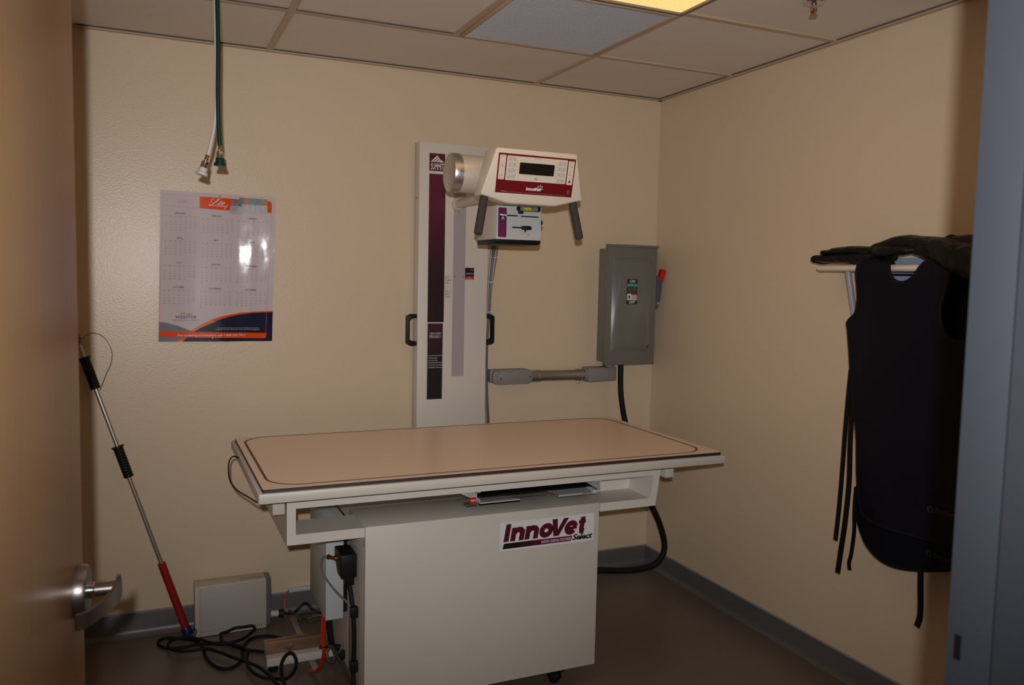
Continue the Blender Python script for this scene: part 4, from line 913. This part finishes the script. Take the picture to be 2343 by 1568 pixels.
q(-.0305, .0305, 1.466, 1.481, M['teal'], l2); b.text('SIEMENS', lf(.0012), 0, 1.4695, .0078, M['boxprint'], w=.050)
b.text('ON', l2, 0, 1.4855, .0145, M['white_print'], bold=.015); b.text('OFF', l2, 0, 1.3825, .0145, M['white_print'], bold=.015)
b.text('General Duty', l2, 0, 1.4565, .0052, M['boxprint'], w=.047); b.text('Safety Switch', l2, 0, 1.4475, .0052, M['boxprint'], w=.047); b.text('Gen. Indus. Serv. Duty', l2, 0, 1.4400, .0035, M['boxprint'], w=.052); b.text('Enclosed Switch', l2, 0, 1.4345, .0030, M['boxprint'], w=.040)
q(-.0275, .0275, 1.400, 1.431, M['sticker'], l2); q(-.0045, .0275, 1.4255, 1.431, M['eklred'], lf(.0012))
for i in range(4): q(-.0035, .026-.002*(i % 2), 1.4215-.005*i, 1.4235-.005*i, M['textgrey'], lf(.0012))
l3 = lf(.0012); b.poly([l3(-.0155+.0045*math.cos(a*PI/6), 1.4145+.0085*math.sin(a*PI/6)) for a in range(12)], M['black_print'])
for a, c in ((-.026, 1.427), (-.0265, 1.420), (-.024, 1.4295)): b.poly([l3(a, c), l3(a+.001, c-.0012), l3(-.016, 1.416), l3(-.0165, 1.4175)], M['black_print'])
build('warning_label', b, lid, label='black ON and OFF label')
b = B(); b.tube([(-.1125, -.121, 1.197), (-.1085, -.126, 1.203), (-.1035, -.126, 1.194), (-.1085, -.126, 1.186), (-.1135, -.126, 1.19)], .0022, M['steel'], 8, 6); b.box(-.118, -.110, -.124, -.118, 1.196, 1.213, M['box_grey'], .001); build('hasp', b, lid)
b = B(); P_ = [(-.0655, 1.524), (-.0480, 1.5150), (-.0335, 1.4980), (-.0375, 1.4425), (-.0435, 1.394), (-.0550, 1.362), (-.0655, 1.353)]
b.prism(P_, lambda u, v, d: V((u, d, v)), -.120, -.101, M['handle_grey'], .002); b.cyl((-.066, -.09, 1.45), (-.05, -.09, 1.45), .02, M['handle_grey'], 20)
b.cyl((-.0560, -.1215, 1.385), (-.0560, -.1195, 1.385), .0055, M['alu'], 14)
hd_ = build('lever', b, t, label='slate grey throw lever')
b = B(); b.prism([(-.0540, 1.5020), (-.0400, 1.5560), (-.0240, 1.5570), (-.0120, 1.5450), (-.0300, 1.4915)], lambda u, v, d: V((u, d, v)), -.122, -.099, M['red'], .002); build('lever_tip', b, hd_, label='red handle tip')
t = thing('steel_conduit', (-.58, -.045, 1.02), 'steel conduit run with two grey fittings below the disconnect box', 'conduit')
b = B(); b.cyl((-.70, -.045, 1.0265), (-.425, -.045, 1.0255), .0265, M['steel'], 32); b.cyl((-.722, -.045, 1.0265), (-.672, -.045, 1.0265), .0295, M['steel'], 32, ch=.001); b.cyl((-.475, -.045, 1.0255), (-.43, -.045, 1.0255), .0295, M['steel'], 32, ch=.001); b.box(-.685, -.676, -.076, -.07, 1.018, 1.032, M['steel']); build('pipe', b, t, label='galvanised pipe')
for x in (-.464, -.449):
    b = B(); b.cyl((x, -.05, 1.000), (x, -.05, .988), .0045, M['chrome'], 12); b.lathe([(.002, -.006), (.006, -.005), (.0062, -.001), (.003, 0)], (x, -.05, .989), (0, 0, 1), M['chrome'], 12); build('set_screw', b, t)
b = B(); b.prism(rrect(-.928, -.715, .993, 1.061, .030, 8), lambda u, v, d: V((u, d, v)), -.068, -.0, M['fit_grey'], .003); b.box(-.934, -.90, -.05, 0, 1.0, 1.061, M['fit_grey'], .006)
lb = build('elbow_fitting', b, t, label='long grey conduit body with cover plate')
b = B(); b.prism(rrect(-.905, -.722, .9945, 1.0595, .031, 8), lambda u, v, d: V((u, d, v)), -.0735, -.068, M['fit_grey'], .001)
for x in (-.890, -.737): b.cyl((x, -.0755, 1.027 if x > -.8 else 1.022), (x, -.0735, 1.027 if x > -.8 else 1.022), .0042, M['chrome'], 12)
build('cover_plate', b, lb, label='screwed oval cover')
b = B(); b.cyl((-.432, -.045, 1.0255), (-.418, -.045, 1.0255), .034, M['fit_grey'], 28, ch=.003)
b.hexa([(-.42, -.078, .9905), (-.258, -.078, .9935), (-.258, -.0, .9935), (-.42, -.0, .9905), (-.42, -.078, 1.061), (-.258, -.078, 1.0625), (-.258, -.0, 1.0625), (-.42, -.0, 1.061)], M['fit_grey'], .006); b.cyl((-.285, -.05, 1.06), (-.285, -.05, 1.0875), .022, M['fit_grey'], 24)
build('angle_fitting', b, t, label='square grey conduit body')
b = B(); b.tube([(-.2430, -.09, 1.0875), (-.2432, -.09, 1.05), (-.241, -.092, .95), (-.230, -.097, .86), (-.212, -.102, .78), (-.20, -.14, .70), (-.26, -.25, .64), (-.292, -.36, .56), (-.285, -.42, .49)]+[(-0.269,-0.450,0.444),(-0.230,-0.450,0.371),(-0.196,-0.450,0.273),(-0.203,-0.450,0.210),(-0.253,-0.450,0.168),(-0.342,-0.440,0.153),(-0.443,-0.430,0.158),(-0.553,-0.420,0.171),(-0.750,-0.380,0.171),(-0.950,-0.340,0.171)], .0138, M['rubber'], 14, 8)
build('flexible_conduit', b, label='thick black flexible conduit drooping from the disconnect box to the table', cat='conduit', origin=(-.25, -.1, .3))

# ------------------------------------------------------------------ apron rack
t = thing('apron_rack', (0, -1.6, 1.5), 'wall rack with ivory rods and chrome brace holding the lead aprons', 'rack')
for x, y0, y1, z in ((-.135, -1.273, -2.02, 1.557), (-.045, -1.33, -2.02, 1.557)):
    b = B(); b.lathe([(.004, 0), (.0098, .003), (.0120, .010), (.0120, abs(y1-y0)-.008), (.006, abs(y1-y0))], (x, y0, z), (0, -1, 0), M['rod'], 28); build('rod', b, t)
b = B(); b.cyl((-.1085, -1.39, 1.55), (-.004, -1.392, 1.14), .0105, M['satin'], 24); build('brace', b, t, label='chrome brace tube')
for y in (-1.392, -1.95):
    b = B(); b.cyl((-.135, y, 1.557), (-.0, y, 1.557), .006, M['chrome'], 14); build('crossbar', b, t)
b = B(); b.box(-.016, 0, -1.98, -1.46, 1.50, 1.595, M['paleblue'], .002); b.box(-.018, -.0155, -1.98, -1.46, 1.532, 1.540, M['black']); build('wall_plate', b, t, label='pale blue wall plate')  # black strip on the plate is painted shadow below the rod

def apron(name, x, thk, left, right, neck, label, logo, bk, rodx):
    """closed outline in (y, z): left = neck to hem, right = hem to neck, neck = back to the start"""
    yc = -1.69
    cm = lambda P: [(p.x, p.y) for p in catmull([V((y-yc, z, 0)) for y, z in P], 5)]
    t = thing(name, (x, -1.66, min(z for y, z in left)), label, 'apron', 'lead aprons on the wall rack')
    nb = cm(neck); ring = cm(left)+cm(right)[1:]+nb[1:-1]; side = cm(left)+cm(right)[1:]
    t_ = bmesh.new(); t_.faces.new([t_.verts.new((u, v, 0)) for u, v in ring])
    us = [p[0] for p in ring]; vs = [p[1] for p in ring]
    for ax, lo_, hi, n in ((0, min(us), max(us), 16), (1, min(vs), max(vs), 30)):
        for i in range(1, n):
            co = V((0, 0, 0)); co[ax] = lo_+(hi-lo_)*i/n; no = V((0, 0, 0)); no[ax] = 1
            bmesh.ops.bisect_plane(t_, geom=list(t_.verts)+list(t_.edges)+list(t_.faces), plane_co=co, plane_no=no)
    me = bpy.data.meshes.new('tmp'); t_.to_mesh(me); t_.free()
    bm = bmesh.new(); bm.from_mesh(me); bpy.data.meshes.remove(me)
    ext = bmesh.ops.extrude_face_region(bm, geom=list(bm.faces))
    for v in [g for g in ext['geom'] if isinstance(g, bmesh.types.BMVert)]: v.co.z = 1
    ztop = max(vs)
    def sh(u, v, d):
        drop = ztop-v
        xx = x-bk*(1-(u/.24)**2)*min(1, drop/.25)-.007*noise.noise(V((u*7, v*5, 2)))*min(1, drop/.2)-.010*math.sin(u*18+1)*max(0, min(1, (drop-.45)/.4))
        if drop < .07: xx += (rodx-x+.004)*(1-drop/.07)**2            # shoulders roll back over the rod
        return V((xx-thk*d, yc+u, v))
    for v in bm.verts: v.co = sh(v.co.x, v.co.y, v.co.z)
    b = B(); b.add(bm, M['navy']); body = build('body', b, t, ang=60)
    b = B(); b.tube([sh(u, v, .5) for u, v in ring], thk*.62, M['binding'], 8, 1, True); build('edge_binding', b, t, label='black bound edge')
    b = B(); ly, lz_ = logo; lg_ = lambda u, v: sh(ly-yc-u, lz_+v, 1)+V((-.0020, 0, 0))
    b.text('Butler', lg_, .0165, -.0060, .0165, M['gold'], 'l', w=.068)
    b.text('Animal Health Supply', lg_, .0165, -.0125, .0036, M['gold'], 'l', w=.066)
    n = 14; b.poly([lg_(.0115*math.cos(2*PI*i/n), .0115*math.sin(2*PI*i/n)) for i in range(n)], M['bluegrey_ink'])
    lg2 = lambda u, v: lg_(u, v)+V((-.0006, 0, 0)); b.poly([lg2(-.003, -.006), lg2(.002, -.007), lg2(.006, -.001), lg2(.003, .006), lg2(-.001, .003)], M['navy'])
    build('printed_logo', b, t, label='small printed logo')
    return t, sh
RT = [(-1.93, .78), (-1.945, 1.0), (-1.945, 1.25), (-1.925, 1.325), (-1.875, 1.335), (-1.836, 1.37), (-1.822, 1.43), (-1.835, 1.50), (-1.850, 1.545), (-1.845, 1.578), (-1.80, 1.588), (-1.755, 1.580), (-1.735, 1.560)]
NK = [(-1.735, 1.560), (-1.722, 1.535), (-1.70, 1.515), (-1.672, 1.508), (-1.645, 1.515), (-1.625, 1.535), (-1.612, 1.562)]
a1, sh1 = apron('lead_apron', -.158, .010, [(-1.612, 1.562), (-1.600, 1.588), (-1.55, 1.600), (-1.505, 1.592), (-1.482, 1.565), (-1.492, 1.50), (-1.497, 1.45), (-1.486, 1.40), (-1.453, 1.368), (-1.459, 1.333), (-1.485, 1.166), (-1.512, 1.05), (-1.530, .958), (-1.542, .822), (-1.556, .735), (-1.590, .708), (-1.66, .700), (-1.85, .700), (-1.915, .715)],
    [(-1.915, .715)]+RT, NK, 'navy lead apron hanging in front on the rack, shorter hem', (-1.832, .800), .012, -.135)
b = B(); b.ribbon([(-.150, -1.468, 1.20), (-.150, -1.462, 1.10), (-.150, -1.457, .98), (-.150, -1.454, .86), (-.150, -1.449, .72), (-.150, -1.443, .63), (-.150, -1.439, .578)], (0, 1, 0), .018, .0025, M['binding'], 5)
build('tie_strap', b, a1)
b = B(); b.ribbon([(-.148, -1.478, 1.19), (-.148, -1.479, 1.05), (-.148, -1.481, .92), (-.148, -1.485, .80), (-.148, -1.477, .66), (-.148, -1.466, .56), (-.148, -1.455, .462)], (0, 1, 0), .021, .0025, M['binding'], 5); build('tie_strap', b, a1)
a2, sh2 = apron('lead_apron', -.100, .010, [(-1.548, 1.560), (-1.535, 1.574), (-1.515, 1.576), (-1.495, 1.570), (-1.478, 1.55), (-1.482, 1.48), (-1.470, 1.40), (-1.452, 1.34), (-1.462, 1.2), (-1.488, .95), (-1.480, .78), (-1.475, .70), (-1.488, .655), (-1.522, .605), (-1.56, .580), (-1.62, .562), (-1.69, .560), (-1.78, .578), (-1.86, .605)],
    [(-1.86, .605), (-1.92, .66), (-1.945, .80), (-1.948, 1.1), (-1.95, 1.4), (-1.94, 1.52), (-1.90, 1.568), (-1.82, 1.576), (-1.785, 1.568), (-1.770, 1.550)], [(-1.770, 1.550), (-1.745, 1.505), (-1.71, 1.475), (-1.662, 1.462), (-1.60, 1.475), (-1.56, 1.505), (-1.548, 1.560)], 'longer navy lead apron hanging behind the front one', (-1.795, .640), .014, -.045)
b = B(); b.ribbon([(-.108, -1.480, .78), (-.110, -1.480, .70), (-.112, -1.486, .62), (-.112, -1.479, .54), (-.112, -1.471, .50), (-.112, -1.475, .475)], (0, 1, 0), .015, .0025, M['binding'], 5); build('tie_strap', b, a2)
b = B(); b.ribbon([(-.112, -1.765, .60), (-.113, -1.770, .52), (-.114, -1.775, .46), (-.115, -1.776, .42), (-.116, -1.768, .385)], (0, 1, 0), .020, .003, M['binding'], 5); build('tie_strap', b, a2)

# lead gloves heaped on the rods
def glove(pts, rad, seed, label, thumb=None, m='glove'):
    t = thing('lead_glove', pts[0], label, 'glove', 'lead gloves heaped on the rack')
    P = catmull([V(p) for p in pts], 7); n = len(P); rings = []
    for i, p in enumerate(P):
        s = i/(n-1); tan = (P[min(i+1, n-1)]-P[max(i-1, 0)]).normalized(); up = V((0, 0, 1)); sd = tan.cross(up).normalized(); up = sd.cross(tan)
        f = s*(len(rad)-1); k = min(int(f), len(rad)-2); w = [rad[k][j]*(1-f+k)+rad[k+1][j]*(f-k) for j in (0, 1)]
        rr = []
        for j in range(28):
            a = 2*PI*j/28; nz = 1+.13*noise.noise(V((math.cos(a)*1.5+seed, math.sin(a)*1.5, s*6)))+.07*noise.noise(V((math.cos(a)*3+seed, s*16, seed)))
            cu = abs(math.cos(a))**.8*math.copysign(1, math.cos(a)); su = abs(math.sin(a))**.8*math.copysign(1, math.sin(a))
            rr.append(p+sd*cu*w[0]*nz+up*su*w[1]*nz)
        rings.append(rr)
    b = B(); b.rings(rings, M[m]); build('body', b, t, ang=70)
    b = B(); r0 = rings[0]; b.tube(r0, .0048, M['binding'], 8, 1, True); build('cuff_binding', b, t, label='black bound cuff edge')
    if thumb:
        b = B(); b.tube([V(q) for q in thumb], lambda s: .019*(1-.55*s*s), M[m], 16, 6); build('thumb', b, t)
glove([(-.105, -1.262, 1.590), (-.10, -1.33, 1.592), (-.10, -1.42, 1.592), (-.10, -1.50, 1.594), (-.10, -1.56, 1.598)], [(.055, .012), (.06, .017), (.06, .019), (.055, .022), (.04, .018)], 1, 'black lead glove lying lowest at the left end of the rack')
glove([(-.10, -1.298, 1.612), (-.10, -1.35, 1.617), (-.10, -1.42, 1.618), (-.10, -1.50, 1.615), (-.10, -1.56, 1.614)], [(.045, .008), (.055, .016), (.055, .018), (.05, .016), (.04, .012)], 4, 'black lead glove stacked directly on the lowest glove at the rack end')
glove([(-.11, -1.49, 1.613), (-.11, -1.55, 1.625), (-.11, -1.62, 1.635), (-.11, -1.69, 1.632), (-.12, -1.76, 1.615), (-.12, -1.80, 1.60)], [(.03, .012), (.05, .022), (.055, .028), (.055, .032), (.05, .038), (.03, .025)], 9, 'wrinkled black lead glove bunched at the middle of the rack', thumb=[(-.15, -1.55, 1.612), (-.165, -1.60, 1.610), (-.165, -1.67, 1.612), (-.15, -1.71, 1.615)])
glove([(-.12, -1.715, 1.634), (-.13, -1.78, 1.618), (-.145, -1.85, 1.592), (-.155, -1.92, 1.572), (-.165, -2.00, 1.548)], [(.030, .020), (.045, .034), (.05, .046), (.05, .052), (.045, .048)], 14, 'matt black lead gauntlet drooping over the right end of the rack', m='glove')
glove([(-.065, -1.765, 1.640), (-.06, -1.83, 1.632), (-.06, -1.92, 1.610), (-.07, -2.0, 1.590)], [(.03, .020), (.042, .028), (.045, .030), (.04, .028)], 21, 'black lead glove behind the drooping gauntlet, closest to the door frame')

# ------------------------------------------------------------------ camera and light
Rv, Uv, Fv = V((0.913548,-0.406184,0.021111)), V((0.012736,0.080447,0.996678)), V((0.406532,0.910244,-0.078665))
cam_d = bpy.data.cameras.new('camera'); cam = bpy.data.objects.new('camera', cam_d); COL.objects.link(cam)
loc = V((-2.413902,-3.607415,1.497999))
mtx = Matrix((( Rv.x, Uv.x, -Fv.x, loc.x), (Rv.y, Uv.y, -Fv.y, loc.y), (Rv.z, Uv.z, -Fv.z, loc.z), (0, 0, 0, 1)))
cam.matrix_world = mtx
cam_d.sensor_fit = 'HORIZONTAL'; cam_d.sensor_width = 23.6; cam_d.lens = 1880.41/2343*23.6
cam_d.clip_start = .02; cam_d.dof.use_dof = True; cam_d.dof.focus_distance = 3.2; cam_d.dof.aperture_fstop = 4.0
scene.camera = cam
# the camera's own pop-up flash, just above and behind the lens
ld = bpy.data.lights.new('flash', 'SPOT'); lo = bpy.data.objects.new('flash', ld); COL.objects.link(lo)
tl = math.radians(9); fm = mtx @ Matrix.Rotation(tl, 4, 'X'); fp = loc+Uv*.085-Fv*.10; fm.translation = fp; lo.matrix_world = fm
ld.energy = 179; ld.color = (.98, .98, 1.0); ld.shadow_soft_size = .014; ld.spot_size = math.radians(100); ld.spot_blend = 1
w = bpy.data.worlds.new('world'); scene.world = w; w.use_nodes = True
w.node_tree.nodes['Background'].inputs[0].default_value = (.75, .85, 1, 1); w.node_tree.nodes['Background'].inputs[1].default_value = .015
scene.view_settings.view_transform = 'Standard'; scene.view_settings.look = 'None'; scene.view_settings.exposure = 0; scene.view_settings.gamma = 1
scene.view_settings.use_curve_mapping = False
scene.cycles.use_denoising = True
scene.cycles.max_bounces = 8
